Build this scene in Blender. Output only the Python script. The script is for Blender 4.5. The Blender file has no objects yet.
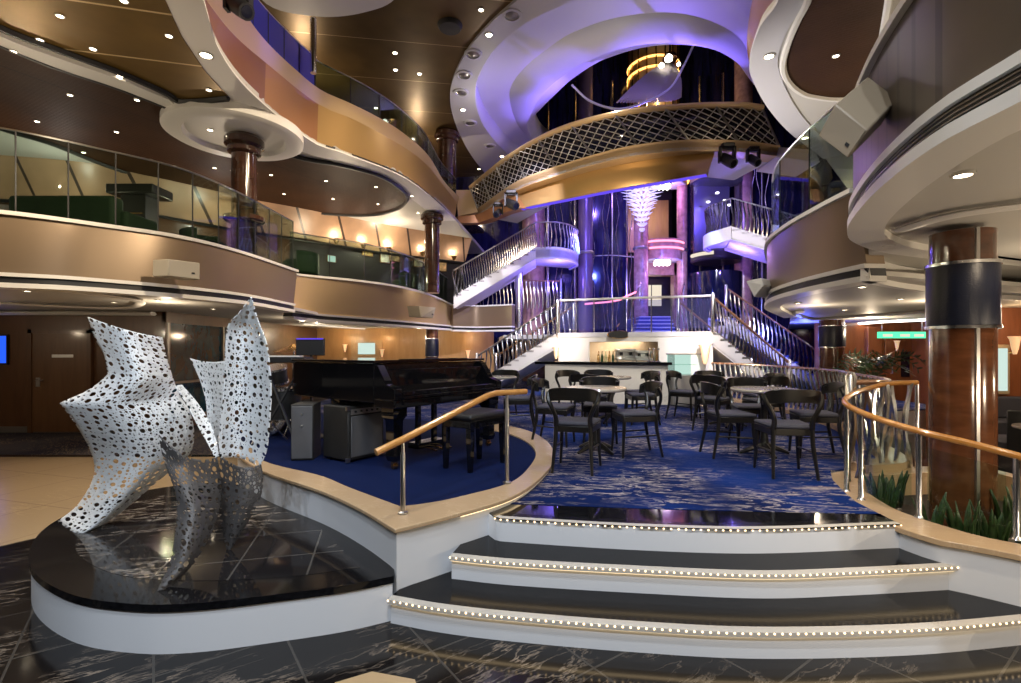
import bpy, bmesh, math, random
from mathutils import Vector, Matrix
random.seed(7)
C = bpy.context.scene.collection
PI = math.pi
R = math.radians
F = 500.0; HC = 1.65; HY = 350.0; CX = 510.5

def G(px, py, z):
    "point of the horizontal plane z seen at that pixel of the survey photograph"
    d = F*(z-HC)/(HY-py)
    return Vector(((px-CX)/F*d, d, z))
def W(px, py, d):
    return Vector(((px-CX)/F*d, d, HC+(HY-py)/F*d))
def GG(l, z): return [G(a, b, z) for a, b in l]
def V(*a): return Vector(a)

def spline(pts, n=8):
    pts = [Vector(p) for p in pts]
    if len(pts) < 3:
        return [pts[0].lerp(pts[-1], i/n) for i in range(n+1)]
    P = [2*pts[0]-pts[1]] + pts + [2*pts[-1]-pts[-2]]
    out = []
    for i in range(1, len(P)-2):
        p0, p1, p2, p3 = P[i-1:i+3]
        for k in range(n):
            t = k/n
            out.append(0.5*((2*p1)+(p2-p0)*t+(2*p0-5*p1+4*p2-p3)*t*t+(3*p1-p0-3*p2+p3)*t**3))
    out.append(pts[-1])
    return out
def resample(pts, n):
    pts = [Vector(p) for p in pts]
    L = [0]
    for a, b in zip(pts, pts[1:]): L.append(L[-1]+(b-a).length)
    out = []; j = 0
    for i in range(n+1):
        s = L[-1]*i/n
        while j < len(pts)-2 and L[j+1] < s: j += 1
        seg = L[j+1]-L[j]
        out.append(pts[j].lerp(pts[j+1], 0 if seg < 1e-9 else min(1, (s-L[j])/seg)))
    return out
def SP(pts, n=40): return resample(spline(pts, 8), n)
def offset(pts, d, dz=0):
    "offset to the left of travel in plan"
    out = []
    for i, p in enumerate(pts):
        a = pts[max(0, i-1)]; b = pts[min(len(pts)-1, i+1)]
        t = (b-a); t.z = 0
        if t.length < 1e-9: t = V(1, 0, 0)
        t.normalize()
        out.append(V(p.x-t.y*d, p.y+t.x*d, p.z+dz))
    return out
def atz(pts, z): return [V(p.x, p.y, z) for p in pts]
def up(pts, dz): return [V(p.x, p.y, p.z+dz) for p in pts]

class MB:
    def __init__(s): s.v = []; s.f = []; s.uv = {}
    def add(s, vs, fs):
        o = len(s.v); s.v += [tuple(v) for v in vs]
        s.f += [[i+o for i in f] for f in fs]; return s
    def box(s, x0, y0, z0, x1, y1, z1, M=None):
        vs = [Vector((x, y, z)) for z in (z0, z1) for y in (y0, y1) for x in (x0, x1)]
        if M: vs = [M @ v for v in vs]
        return s.add(vs, [(0, 2, 3, 1), (4, 5, 7, 6), (0, 1, 5, 4), (2, 6, 7, 3), (0, 4, 6, 2), (1, 3, 7, 5)])
    def bar(s, a, b, w, h, roll=0):
        a = Vector(a); b = Vector(b); t = (b-a); L = t.length
        q = t.to_track_quat('X', 'Z')
        M = Matrix.Translation(a) @ q.to_matrix().to_4x4() @ Matrix.Rotation(roll, 4, 'X')
        return s.box(0, -w/2, -h/2, L, w/2, h/2, M)
    def tube(s, pts, r, n=8, closed=False, cap=True, sy=1.0):
        pts = [Vector(p) for p in pts]; m = len(pts)
        rs = r if isinstance(r, (list, tuple)) else [r]*m
        tang = []
        for i in range(m):
            a = pts[(i-1) % m] if closed or i > 0 else pts[0]
            b = pts[(i+1) % m] if closed or i < m-1 else pts[-1]
            t = b-a
            tang.append(t.normalized() if t.length > 1e-9 else V(0, 0, 1))
        ref = V(0, 0, 1) if abs(tang[0].z) < .9 else V(1, 0, 0)
        nx = tang[0].cross(ref).normalized()
        vs = []
        for i in range(m):
            t = tang[i]
            nx = (nx-t*nx.dot(t))
            nx = nx.normalized() if nx.length > 1e-6 else t.orthogonal().normalized()
            ny = t.cross(nx)
            for k in range(n):
                a = 2*PI*k/n
                vs.append(pts[i]+nx*math.cos(a)*rs[i]+ny*math.sin(a)*rs[i]*sy)
        fs = []
        for i in range(m if closed else m-1):
            j = (i+1) % m
            for k in range(n):
                l = (k+1) % n
                fs.append((i*n+k, i*n+l, j*n+l, j*n+k))
        if cap and not closed:
            fs.append(list(range(n))[::-1]); fs.append([(m-1)*n+k for k in range(n)])
        return s.add(vs, fs)
    def lathe(s, prof, c=(0, 0, 0), n=24, a0=0, a1=2*PI):
        c = Vector(c); m = len(prof); vs = []; full = abs(a1-a0-2*PI) < 1e-6
        na = n if full else n+1
        for r, z in prof:
            for k in range(na):
                a = a0+(a1-a0)*k/n
                vs.append(c+V(r*math.cos(a), r*math.sin(a), z))
        fs = []
        for i in range(m-1):
            for k in range(n):
                l = (k+1) % na
                fs.append((i*na+k, i*na+l, (i+1)*na+l, (i+1)*na+k))
        if full:
            if prof[0][0] > 1e-4: fs.append(list(range(n))[::-1])
            if prof[-1][0] > 1e-4: fs.append([(m-1)*n+k for k in range(n)])
        return s.add(vs, fs)
    def loft(s, *rows, closed=False):
        n = len(rows[0]); vs = []
        for r in rows:
            assert len(r) == n, (len(r), n)
            vs += r
        fs = []
        for i in range(len(rows)-1):
            for k in range(n if closed else n-1):
                l = (k+1) % n
                fs.append((i*n+k, i*n+l, (i+1)*n+l, (i+1)*n+k))
        return s.add(vs, fs)
    def ring(s, *rows, closed=False):
        "closed section swept along: rows are joined first to last, with end caps"
        n = len(rows[0]); m = len(rows); vs = []
        for r in rows:
            assert len(r) == n, (len(r), n)
            vs += r
        fs = []
        for i in range(m):
            j = (i+1) % m
            for k in range(n if closed else n-1):
                l = (k+1) % n
                fs.append((i*n+k, i*n+l, j*n+l, j*n+k))
        if not closed:
            fs.append([i*n for i in range(m)][::-1]); fs.append([i*n+n-1 for i in range(m)])
        return s.add(vs, fs)
    def wallstrip(s, top, bot, th):
        return s.ring(top, bot, offset(bot, th), offset(top, th))
    def slab(s, a, b, th):
        "plate between plan curves a and b, th thick downwards"
        return s.ring(a, b, up(b, -th), up(a, -th))
    def prism(s, poly, z0, z1):
        n = len(poly)
        vs = [V(p[0], p[1], z1) for p in poly]+[V(p[0], p[1], z0) for p in poly]
        fs = [list(range(n)), [n+i for i in range(n)][::-1]]
        for i in range(n):
            j = (i+1) % n; fs.append((j, i, n+i, n+j))
        return s.add(vs, fs)
    def build(s, name, mat, parent=None, bevel=0, smooth=35, label=None, kind=None, solid=0, loc=None):
        if parent is not None: o3 = Vector(parent.get('_w', (0, 0, 0)))
        elif loc is not None: o3 = Vector(loc)
        else:
            xs, ys, zs = zip(*s.v)
            o3 = V((min(xs)+max(xs))/2, (min(ys)+max(ys))/2, min(zs))
        base = o3
        me = bpy.data.meshes.new(name)
        me.from_pydata([tuple(Vector(v)-base) for v in s.v], [], s.f)
        bm = bmesh.new(); bm.from_mesh(me)
        bmesh.ops.recalc_face_normals(bm, faces=bm.faces)
        bm.to_mesh(me); bm.free()
        me.polygons.foreach_set('use_smooth', [True]*len(me.polygons))
        me.set_sharp_from_angle(angle=R(smooth))
        me.materials.append(mat)
        o = bpy.data.objects.new(name, me); C.objects.link(o)
        if parent is not None: o.parent = parent
        else: o.location = base
        o['_w'] = tuple(base)
        if bevel:
            b = o.modifiers.new('edge', 'BEVEL'); b.width = bevel; b.segments = 2; b.limit_method = 'ANGLE'; b.angle_limit = R(40)
        if solid:
            q = o.modifiers.new('thick', 'SOLIDIFY'); q.thickness = solid; q.offset = 0
        if label: o['label'] = label
        if kind: o['kind'] = kind
        return o

def thing(name, label, cat, loc, group=None):
    o = bpy.data.objects.new(name, None); C.objects.link(o)
    o.location = loc; o['_w'] = tuple(loc); o.empty_display_size = .1
    o['label'] = label; o['category'] = cat
    if group: o['group'] = group
    return o
def tag(o, label, cat, group=None, kind=None):
    o['label'] = label; o['category'] = cat
    if group: o['group'] = group
    if kind: o['kind'] = kind
    return o
def struct(o, label=None, cat=None):
    o['kind'] = 'structure'
    if label: o['label'] = label
    if cat: o['category'] = cat
    return o
def dup(root, loc, rotz=0, label=None, group=None):
    r = root.copy(); C.objects.link(r); r.location = loc; r.rotation_euler = (0, 0, rotz)
    if label: r['label'] = label
    if group: r['group'] = group
    for ch in list(root.children):
        c = ch.copy(); C.objects.link(c); c.parent = r
        for g in ch.children:
            d = g.copy(); C.objects.link(d); d.parent = c
    return r

# ---------------------------------------------------------------- materials
def newmat(name):
    m = bpy.data.materials.new(name); m.use_nodes = True
    nt = m.node_tree; b = nt.nodes['Principled BSDF']
    return m, nt, b
def pmat(name, col, rough=.5, metal=0, coat=0, spec=.5, bump=0, bscale=60, var=0, vscale=3, emit=None, es=0):
    m, nt, b = newmat(name)
    b.inputs['Base Color'].default_value = (*col, 1); b.inputs['Roughness'].default_value = rough
    b.inputs['Metallic'].default_value = metal; b.inputs['Coat Weight'].default_value = coat
    b.inputs['Coat Roughness'].default_value = .05
    b.inputs['Specular IOR Level'].default_value = spec
    if emit:
        b.inputs['Emission Color'].default_value = (*emit, 1); b.inputs['Emission Strength'].default_value = es
    g = nt.nodes.new('ShaderNodeNewGeometry')
    if bump:
        n = nt.nodes.new('ShaderNodeTexNoise'); n.inputs['Scale'].default_value = bscale
        nt.links.new(g.outputs['Position'], n.inputs['Vector'])
        bp = nt.nodes.new('ShaderNodeBump'); bp.inputs['Strength'].default_value = bump; bp.inputs['Distance'].default_value = .01
        nt.links.new(n.outputs['Fac'], bp.inputs['Height']); nt.links.new(bp.outputs['Normal'], b.inputs['Normal'])
    if var:
        n = nt.nodes.new('ShaderNodeTexNoise'); n.inputs['Scale'].default_value = vscale; n.inputs['Detail'].default_value = 4
        nt.links.new(g.outputs['Position'], n.inputs['Vector'])
        mx = ramp(nt, [(.3, [c*(1-var) for c in col]), (.7, [min(1, c*(1+var)) for c in col])])
        nt.links.new(n.outputs['Fac'], mx.inputs['Fac']); nt.links.new(mx.outputs['Color'], b.inputs['Base Color'])
    return m
def ramp(nt, stops, interp='LINEAR'):
    r = nt.nodes.new('ShaderNodeValToRGB'); e = r.color_ramp.elements; r.color_ramp.interpolation = interp
    e[0].position = stops[0][0]; e[0].color = (*stops[0][1], 1)
    e[1].position = stops[-1][0]; e[1].color = (*stops[-1][1], 1)
    for p, c in stops[1:-1]:
        k = e.new(p); k.color = (*c, 1)
    return r
def node(nt, t, **kw):
    n = nt.nodes.new(t)
    for k, v in kw.items():
        if k in n.inputs: n.inputs[k].default_value = v
        else: setattr(n, k, v)
    return n
def posmap(nt, rot=0, scale=(1, 1, 1), loc=(0, 0, 0)):
    g = nt.nodes.new('ShaderNodeNewGeometry'); mp = nt.nodes.new('ShaderNodeMapping')
    mp.inputs['Rotation'].default_value = (0, 0, rot); mp.inputs['Scale'].default_value = scale; mp.inputs['Location'].default_value = loc
    nt.links.new(g.outputs['Position'], mp.inputs['Vector'])
    return mp
def emis(name, col, s, sample=True):
    m = bpy.data.materials.new(name); m.use_nodes = True; nt = m.node_tree
    nt.nodes.remove(nt.nodes['Principled BSDF'])
    e = nt.nodes.new('ShaderNodeEmission'); e.inputs[0].default_value = (*col, 1); e.inputs[1].default_value = s
    nt.links.new(e.outputs[0], nt.nodes['Material Output'].inputs[0])
    if not sample: m.cycles.emission_sampling = 'NONE'
    return m
def glassmat(name, tint=(.9, .95, .93), refl=.8, rough=.02):
    m = bpy.data.materials.new(name); m.use_nodes = True; nt = m.node_tree
    nt.nodes.remove(nt.nodes['Principled BSDF'])
    t = node(nt, 'ShaderNodeBsdfTransparent'); t.inputs[0].default_value = (*tint, 1)
    gl = node(nt, 'ShaderNodeBsdfGlossy'); gl.inputs['Roughness'].default_value = rough
    gl.inputs[0].default_value = (refl, refl, refl, 1)
    fr = node(nt, 'ShaderNodeFresnel', IOR=1.33)
    mx = node(nt, 'ShaderNodeMixShader')
    hf = node(nt, 'ShaderNodeMath', operation='MULTIPLY'); hf.inputs[1].default_value = .5; nt.links.new(fr.outputs[0], hf.inputs[0])
    nt.links.new(hf.outputs[0], mx.inputs[0]); nt.links.new(t.outputs[0], mx.inputs[1]); nt.links.new(gl.outputs[0], mx.inputs[2])
    nt.links.new(mx.outputs[0], nt.nodes['Material Output'].inputs[0])
    return m
def marble(name, rot, tile, veins=(.42, .36, .30), dark=(.012, .011, .012), rough=.12, grout=(.07, .065, .06), vs=1.0, amount=.5):
    m, nt, b = newmat(name)
    mp = posmap(nt, rot)
    n1 = node(nt, 'ShaderNodeTexNoise', Scale=1.6*vs, Detail=5, Roughness=.6)
    nt.links.new(mp.outputs[0], n1.inputs['Vector'])
    mx = node(nt, 'ShaderNodeMixRGB', Fac=.12)
    nt.links.new(mp.outputs[0], mx.inputs[1]); nt.links.new(n1.outputs['Color'], mx.inputs[2])
    mp2 = node(nt, 'ShaderNodeMapping'); mp2.inputs['Scale'].default_value = (.9*vs, 4.5*vs, 1); mp2.inputs['Rotation'].default_value = (0, 0, .5)
    nt.links.new(mx.outputs[0], mp2.inputs['Vector'])
    n2 = node(nt, 'ShaderNodeTexNoise', Scale=1.5, Detail=8, Roughness=.62, Distortion=.25)
    nt.links.new(mp2.outputs[0], n2.inputs['Vector'])
    # thin veins where the noise crosses the middle
    s = node(nt, 'ShaderNodeMath', operation='SUBTRACT'); s.inputs[1].default_value = .5
    nt.links.new(n2.outputs['Fac'], s.inputs[0])
    a = node(nt, 'ShaderNodeMath', operation='ABSOLUTE'); nt.links.new(s.outputs[0], a.inputs[0])
    r = ramp(nt, [(0, (1, 1, 1)), (.007, (.6, .6, .6)), (.022, (0, 0, 0))]); nt.links.new(a.outputs[0], r.inputs[0])
    n3 = node(nt, 'ShaderNodeTexNoise', Scale=1.3*vs, Detail=3); nt.links.new(mp.outputs[0], n3.inputs['Vector'])
    r3 = ramp(nt, [(.45, (0, 0, 0)), (.68, (1, 1, 1))]); nt.links.new(n3.outputs['Fac'], r3.inputs[0])
    mu = node(nt, 'ShaderNodeMath', operation='MULTIPLY'); nt.links.new(r.outputs[0], mu.inputs[0]); nt.links.new(r3.outputs[0], mu.inputs[1])
    mu2 = node(nt, 'ShaderNodeMath', operation='MULTIPLY'); nt.links.new(mu.outputs[0], mu2.inputs[0]); mu2.inputs[1].default_value = amount*2
    cl = node(nt, 'ShaderNodeMixRGB'); cl.inputs[1].default_value = (*dark, 1); cl.inputs[2].default_value = (*veins, 1)
    nt.links.new(mu2.outputs[0], cl.inputs[0])
    out = cl.outputs[0]
    if tile:
        bt = node(nt, 'ShaderNodeTexBrick'); bt.offset = 0; bt.inputs['Scale'].default_value = 1
        bt.inputs['Brick Width'].default_value = tile; bt.inputs['Row Height'].default_value = tile
        bt.inputs['Mortar Size'].default_value = .006; bt.inputs['Mortar Smooth'].default_value = 0
        bt.inputs['Mortar'].default_value = (*grout, 1)
        nt.links.new(mp.outputs[0], bt.inputs['Vector'])
        nt.links.new(out, bt.inputs['Color1']); nt.links.new(out, bt.inputs['Color2']); out = bt.outputs['Color']
    nt.links.new(out, b.inputs['Base Color'])
    b.inputs['Roughness'].default_value = rough; b.inputs['Specular IOR Level'].default_value = .3
    return m
def wood(name, c1, c2, rough=.3, scale=(2, 2, 14), coat=.3, rot=0, wave=2.0):
    m, nt, b = newmat(name)
    mp = posmap(nt, rot, scale)
    n = node(nt, 'ShaderNodeTexNoise', Scale=wave, Detail=6, Roughness=.6, Distortion=.4); nt.links.new(mp.outputs[0], n.inputs['Vector'])
    r = ramp(nt, [(.3, c1), (.7, c2)]); nt.links.new(n.outputs['Fac'], r.inputs[0]); nt.links.new(r.outputs[0], b.inputs['Base Color'])
    b.inputs['Roughness'].default_value = rough; b.inputs['Coat Weight'].default_value = coat; b.inputs['Coat Roughness'].default_value = .1
    return m
def grooved(name, c, gc, rot, pitch, rough=.3, metal=0, gw=.02, weave=0, axis='X', spec=.5):
    "panels with thin joint lines every pitch metres"
    m, nt, b = newmat(name)
    mp = posmap(nt, rot)
    sx = node(nt, 'ShaderNodeSeparateXYZ'); nt.links.new(mp.outputs[0], sx.inputs[0])
    d = node(nt, 'ShaderNodeMath', operation='DIVIDE'); d.inputs[1].default_value = pitch; nt.links.new(sx.outputs[axis], d.inputs[0])
    fr = node(nt, 'ShaderNodeMath', operation='FRACT'); nt.links.new(d.outputs[0], fr.inputs[0])
    lt = node(nt, 'ShaderNodeMath', operation='LESS_THAN'); lt.inputs[1].default_value = gw/pitch; nt.links.new(fr.outputs[0], lt.inputs[0])
    n = node(nt, 'ShaderNodeTexNoise', Scale=1.5, Detail=3); nt.links.new(mp.outputs[0], n.inputs['Vector'])
    r = ramp(nt, [(.3, [k*.8 for k in c]), (.7, [k*1.2 for k in c])]); nt.links.new(n.outputs['Fac'], r.inputs[0])
    mx = node(nt, 'ShaderNodeMixRGB'); mx.inputs[2].default_value = (*gc, 1)
    nt.links.new(lt.outputs[0], mx.inputs[0]); nt.links.new(r.outputs[0], mx.inputs[1])
    nt.links.new(mx.outputs[0], b.inputs['Base Color'])
    b.inputs['Roughness'].default_value = rough; b.inputs['Metallic'].default_value = metal
    b.inputs['Specular IOR Level'].default_value = spec
    if weave:
        w = node(nt, 'ShaderNodeTexBrick'); w.inputs['Scale'].default_value = weave; w.inputs['Mortar Size'].default_value = .06
        nt.links.new(mp.outputs[0], w.inputs['Vector'])
        bp = node(nt, 'ShaderNodeBump'); bp.inputs['Strength'].default_value = .5; bp.inputs['Distance'].default_value = .01
        nt.links.new(w.outputs['Fac'], bp.inputs['Height']); nt.links.new(bp.outputs[0], b.inputs['Normal'])
    return m

M = {}
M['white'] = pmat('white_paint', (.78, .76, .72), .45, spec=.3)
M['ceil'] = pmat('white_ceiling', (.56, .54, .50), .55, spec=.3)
M['riser'] = pmat('riser_white', (.70, .71, .73), .4)
M['lav'] = pmat('dome_white', (.62, .61, .64), .5)
M['marble'] = marble('black_marble', -.62, .62, amount=.28, dark=(.008, .007, .007), veins=(.40, .32, .25), grout=(.05, .045, .04), vs=1.6, rough=.1)
M['marble_top'] = marble('podium_marble', -.25, .45, amount=.6, rough=.06)
M['granite'] = pmat('black_granite', (.006, .006, .007), .07, var=.6, vscale=40, spec=.35)
M['tread'] = pmat('black_tread', (.008, .008, .009), .14, var=.4, vscale=30, spec=.12)
M['beige_floor'] = marble('beige_marble', .3, .9, veins=(.50, .36, .20), dark=(.42, .30, .17), rough=.2, grout=(.3, .2, .12))
M['curb'] = marble('travertine', .2, 0, veins=(.66, .50, .33), dark=(.47, .33, .195), rough=.18, vs=4)
M['navy'] = pmat('navy_leather', (.006, .009, .025), .35, bump=.2, bscale=90)
M['chrome'] = pmat('chrome', (.82, .82, .84), .2, 1)
M['brushed'] = pmat('brushed_steel', (.55, .54, .52), .3, 1)
M['oak'] = wood('oak_rail', (.40, .17, .035), (.56, .27, .07), .25, (6, 6, 6), .5)
M['darkrail'] = wood('walnut_rail', (.22, .10, .05), (.34, .18, .09), .25, (6, 6, 6), .5)
M['nosing'] = pmat('white_nosing', (.50, .46, .40), .3)
M['piano'] = pmat('piano_lacquer', (.004, .004, .005), .05, coat=.5)
M['chair'] = pmat('black_stained_wood', (.008, .007, .006), .28, coat=.25)
M['seat'] = pmat('grey_fabric', (.045, .045, .06), .8, bump=.3, bscale=400)
M['blackmat'] = pmat('black_matt', (.010, .010, .011), .5)
M['grille'] = pmat('speaker_grille', (.10, .10, .105), .55, .2, bump=.4, bscale=300)
M['tolex'] = pmat('black_tolex', (.014, .013, .012), .55, bump=.5, bscale=300)
M['ivory'] = pmat('ivory_keys', (.75, .72, .65), .25)
M['column'] = wood('column_wood', (.075, .027, .012), (.15, .058, .026), .16, (1.5, 1.5, 5), .6)
M['darkcolumn'] = wood('dark_column_wood', (.035, .015, .009), (.07, .03, .018), .15, (1.5, 1.5, 5), .6)
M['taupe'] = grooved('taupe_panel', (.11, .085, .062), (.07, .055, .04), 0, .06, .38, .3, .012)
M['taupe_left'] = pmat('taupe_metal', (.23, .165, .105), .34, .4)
M['goldfascia'] = pmat('gold_metal', (.55, .35, .14), .30, .55)
M['palegold'] = pmat('pale_gold', (.62, .44, .24), .38, .25)
M['pinkbrown'] = pmat('rose_brown_panel', (.24, .10, .06), .35, .25)
M['tanpanel'] = pmat('tan_panel', (.40, .19, .08), .35, .3)
M['ceil_brown'] = grooved('brown_ceiling', (.045, .020, .009), (.02, .01, .006), .5, 3.0, .6, 0, .02, weave=5, spec=.12)
M['ceil_gold'] = grooved('gold_ceiling', (.23, .14, .04), (.80, .60, .32), -.25, 1.05, .36, .5, .03, axis='Y')
M['ceil_deck4'] = grooved('bronze_ceiling', (.15, .092, .034), (.50, .36, .2), -.15, 1.6, .38, .5, .02, axis='Y')
M['woodwall'] = wood('wood_wall', (.075, .033, .014), (.12, .055, .024), .35, (3, 3, .5), .2)
M['redwood'] = wood('red_wood_wall', (.20, .060, .020), (.30, .095, .034), .3, (3, 3, .5), .3)
M['door'] = wood('door_wood', (.10, .048, .021), (.145, .072, .033), .35, (4, 4, .5), .2)
M['goldwall'] = wood('gold_wood_wall', (.42, .24, .10), (.54, .33, .15), .35, (3, 3, .5), .1)
M['lightwood'] = grooved('light_wood_panel', (.44, .27, .16), (.05, .03, .02), 0, .8, .35, 0, .05)
M['darkglass'] = pmat('dark_glass_wall', (.006, .007, .018), .06, 0, spec=.7)
M['tealreflect'] = wood('dark_glass_teal_reflection', (.004, .006, .010), (.012, .07, .11), .08, (2, 2, 1.2), .2)  # teal reflections painted over the dark glass as soft noise
M['curtainglass'] = wood('dark_glass_blue_reflection', (.003, .003, .010), (.018, .018, .09), .10, (3, 3, .35), .2)  # blue reflection smears painted into the curtain wall glass
M['darkwall'] = pmat('dark_wall', (.018, .016, .015), .4)
M['greysteel'] = pmat('grey_steel', (.30, .28, .26), .32, .7)
M['rose'] = pmat('rose_marble', (.42, .24, .20), .22, var=.3, vscale=6)
M['bluetread'] = pmat('blue_tread', (.04, .06, .30), .3)
M['glass'] = glassmat('clear_glass', (.86, .93, .90))
M['glassdeep'] = glassmat('green_glass', (.76, .86, .80))
M['glassblue'] = glassmat('blue_glass', (.72, .74, .92))
M['sofa'] = pmat('green_sofa', (.018, .034, .014), .8)
M['screen'] = emis('blue_screen', (.02, .10, .9), 1.2)
M['bulb'] = emis('warm_bulb', (1, .70, .38), 4.5, False)
M['downlight'] = emis('downlight_lamp', (1, .84, .60), 14, False)
M['ledstrip'] = emis('led_strip', (1, .74, .42), 2.2)
M['violet'] = emis('violet_strip', (.16, .09, 1), .9)
M['pinkneon'] = emis('pink_neon', (1, .28, .45), 2.2)
M['orangeneon'] = emis('orange_neon', (1, .50, .12), 3)
M['lampglow'] = emis('lamp_glow', (1, .62, .28), 12)
M['whiteglow'] = emis('white_glow', (1, .92, .82), 7)
M['coolglow'] = emis('window_glow', (.75, .95, .85), .8)
M['exit'] = emis('exit_green', (.10, .80, .38), 1.5)
M['paleviolet'] = pmat('pale_violet_panel', (.14, .10, .15), .25, .3)
M['landcrystal'] = pmat('lit_crystal', (.80, .80, .95), .1, 0, spec=1, emit=(.62, .55, 1), es=.75)
M['latticemetal'] = pmat('pale_lattice', (.55, .52, .50), .35, .5)
M['panelglow'] = emis('lit_wall_panel', (1, .88, .70), .85)
def hazeglass(name, col, f):
    m = glassmat(name, (.8, .82, .95)); nt = m.node_tree
    out = nt.nodes['Material Output']; src = out.inputs[0].links[0].from_socket
    d = node(nt, 'ShaderNodeBsdfDiffuse'); d.inputs[0].default_value = (*col, 1)
    x = node(nt, 'ShaderNodeMixShader', Fac=f); nt.links.new(src, x.inputs[1]); nt.links.new(d.outputs[0], x.inputs[2]); nt.links.new(x.outputs[0], out.inputs[0])
    return m
M['reflectglass'] = hazeglass('glass_violet_reflection', (.10, .10, .55), .55)  # reflected violet light put into plain glass as a blue haze
M['landglass'] = hazeglass('landing_glass', (.30, .30, .6), .06)  # blue light caught by the panels, put in as a haze

M['crystal'] = pmat('crystal', (.80, .80, .90), .1, 0, spec=1, emit=(.75, .72, 1), es=.12)
M['plant'] = pmat('snake_plant_leaf', (.026, .058, .016), .4, var=.6, vscale=30)
M['palm'] = pmat('palm_leaf', (.03, .07, .02), .45)
M['soil'] = pmat('soil', (.03, .022, .015), .9, bump=.6)
M['stone'] = pmat('pebble', (.30, .27, .23), .7)
M['brass'] = pmat('cymbal_brass', (.75, .45, .18), .25, 1)
M['speakerbox'] = pmat('beige_speaker', (.24, .19, .13), .5, bump=.15, bscale=500)
M['tabletop'] = pmat('pale_table_top', (.48, .42, .35), .12)
M['case'] = pmat('steel_case', (.38, .37, .36), .3, .5)

M['caseglass'] = glassmat('case_glass', (.9, .97, .96), .3)
M['featherglass'] = hazeglass('feather_glass', (.62, .55, .50), .55)
# carpets
def carpet(name, base, dark, streak, amount, rot=.2):
    m, nt, b = newmat(name)
    mp = posmap(nt, rot)
    n0 = node(nt, 'ShaderNodeTexNoise', Scale=.7, Detail=2); nt.links.new(mp.outputs[0], n0.inputs['Vector'])
    r0 = ramp(nt, [(.35, dark), (.6, base)]); nt.links.new(n0.outputs['Fac'], r0.inputs[0])
    mp2 = node(nt, 'ShaderNodeMapping'); mp2.inputs['Scale'].default_value = (1.8, 7.5, 1)
    nt.links.new(mp.outputs[0], mp2.inputs['Vector'])
    n1 = node(nt, 'ShaderNodeTexNoise', Scale=1.25, Detail=4, Roughness=.6, Distortion=1.6); nt.links.new(mp2.outputs[0], n1.inputs['Vector'])
    s = node(nt, 'ShaderNodeMath', operation='SUBTRACT'); s.inputs[1].default_value = .54; nt.links.new(n1.outputs['Fac'], s.inputs[0])
    a = node(nt, 'ShaderNodeMath', operation='ABSOLUTE'); nt.links.new(s.outputs[0], a.inputs[0])
    r1 = ramp(nt, [(0, (amount,)*3), (.018, (amount*.7,)*3), (.036, (0, 0, 0))]); nt.links.new(a.outputs[0], r1.inputs[0])
    n4 = node(nt, 'ShaderNodeTexNoise', Scale=1.1, Detail=3); nt.links.new(mp.outputs[0], n4.inputs['Vector'])
    r4 = ramp(nt, [(.42, (.05,)*3), (.58, (1, 1, 1))]); nt.links.new(n4.outputs['Fac'], r4.inputs[0])
    mm = node(nt, 'ShaderNodeMath', operation='MULTIPLY'); nt.links.new(r1.outputs[0], mm.inputs[0]); nt.links.new(r4.outputs[0], mm.inputs[1])
    mx = node(nt, 'ShaderNodeMixRGB'); mx.inputs[2].default_value = (*streak, 1)
    nt.links.new(mm.outputs[0], mx.inputs[0]); nt.links.new(r0.outputs[0], mx.inputs[1])
    nt.links.new(mx.outputs[0], b.inputs['Base Color'])
    b.inputs['Roughness'].default_value = .95; b.inputs['Specular IOR Level'].default_value = .1
    n3 = node(nt, 'ShaderNodeTexNoise', Scale=300, Detail=2); nt.links.new(mp.outputs[0], n3.inputs['Vector'])
    bp = node(nt, 'ShaderNodeBump'); bp.inputs['Strength'].default_value = .4; bp.inputs['Distance'].default_value = .005
    nt.links.new(n3.outputs['Fac'], bp.inputs['Height']); nt.links.new(bp.outputs[0], b.inputs['Normal'])
    return m
M['carpet'] = carpet('blue_streaked_carpet', (.004, .023, .14), (.0012, .006, .038), (.50, .43, .38), .85, .15)
M['stagecarpet'] = carpet('plain_blue_carpet', (.0026, .009, .05), (.0018, .006, .035), (.006, .02, .08), .2)
M['hallcarpet'] = carpet('grey_hall_carpet', (.06, .055, .06), (.02, .02, .03), (.25, .18, .10), .6, .9)

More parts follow.
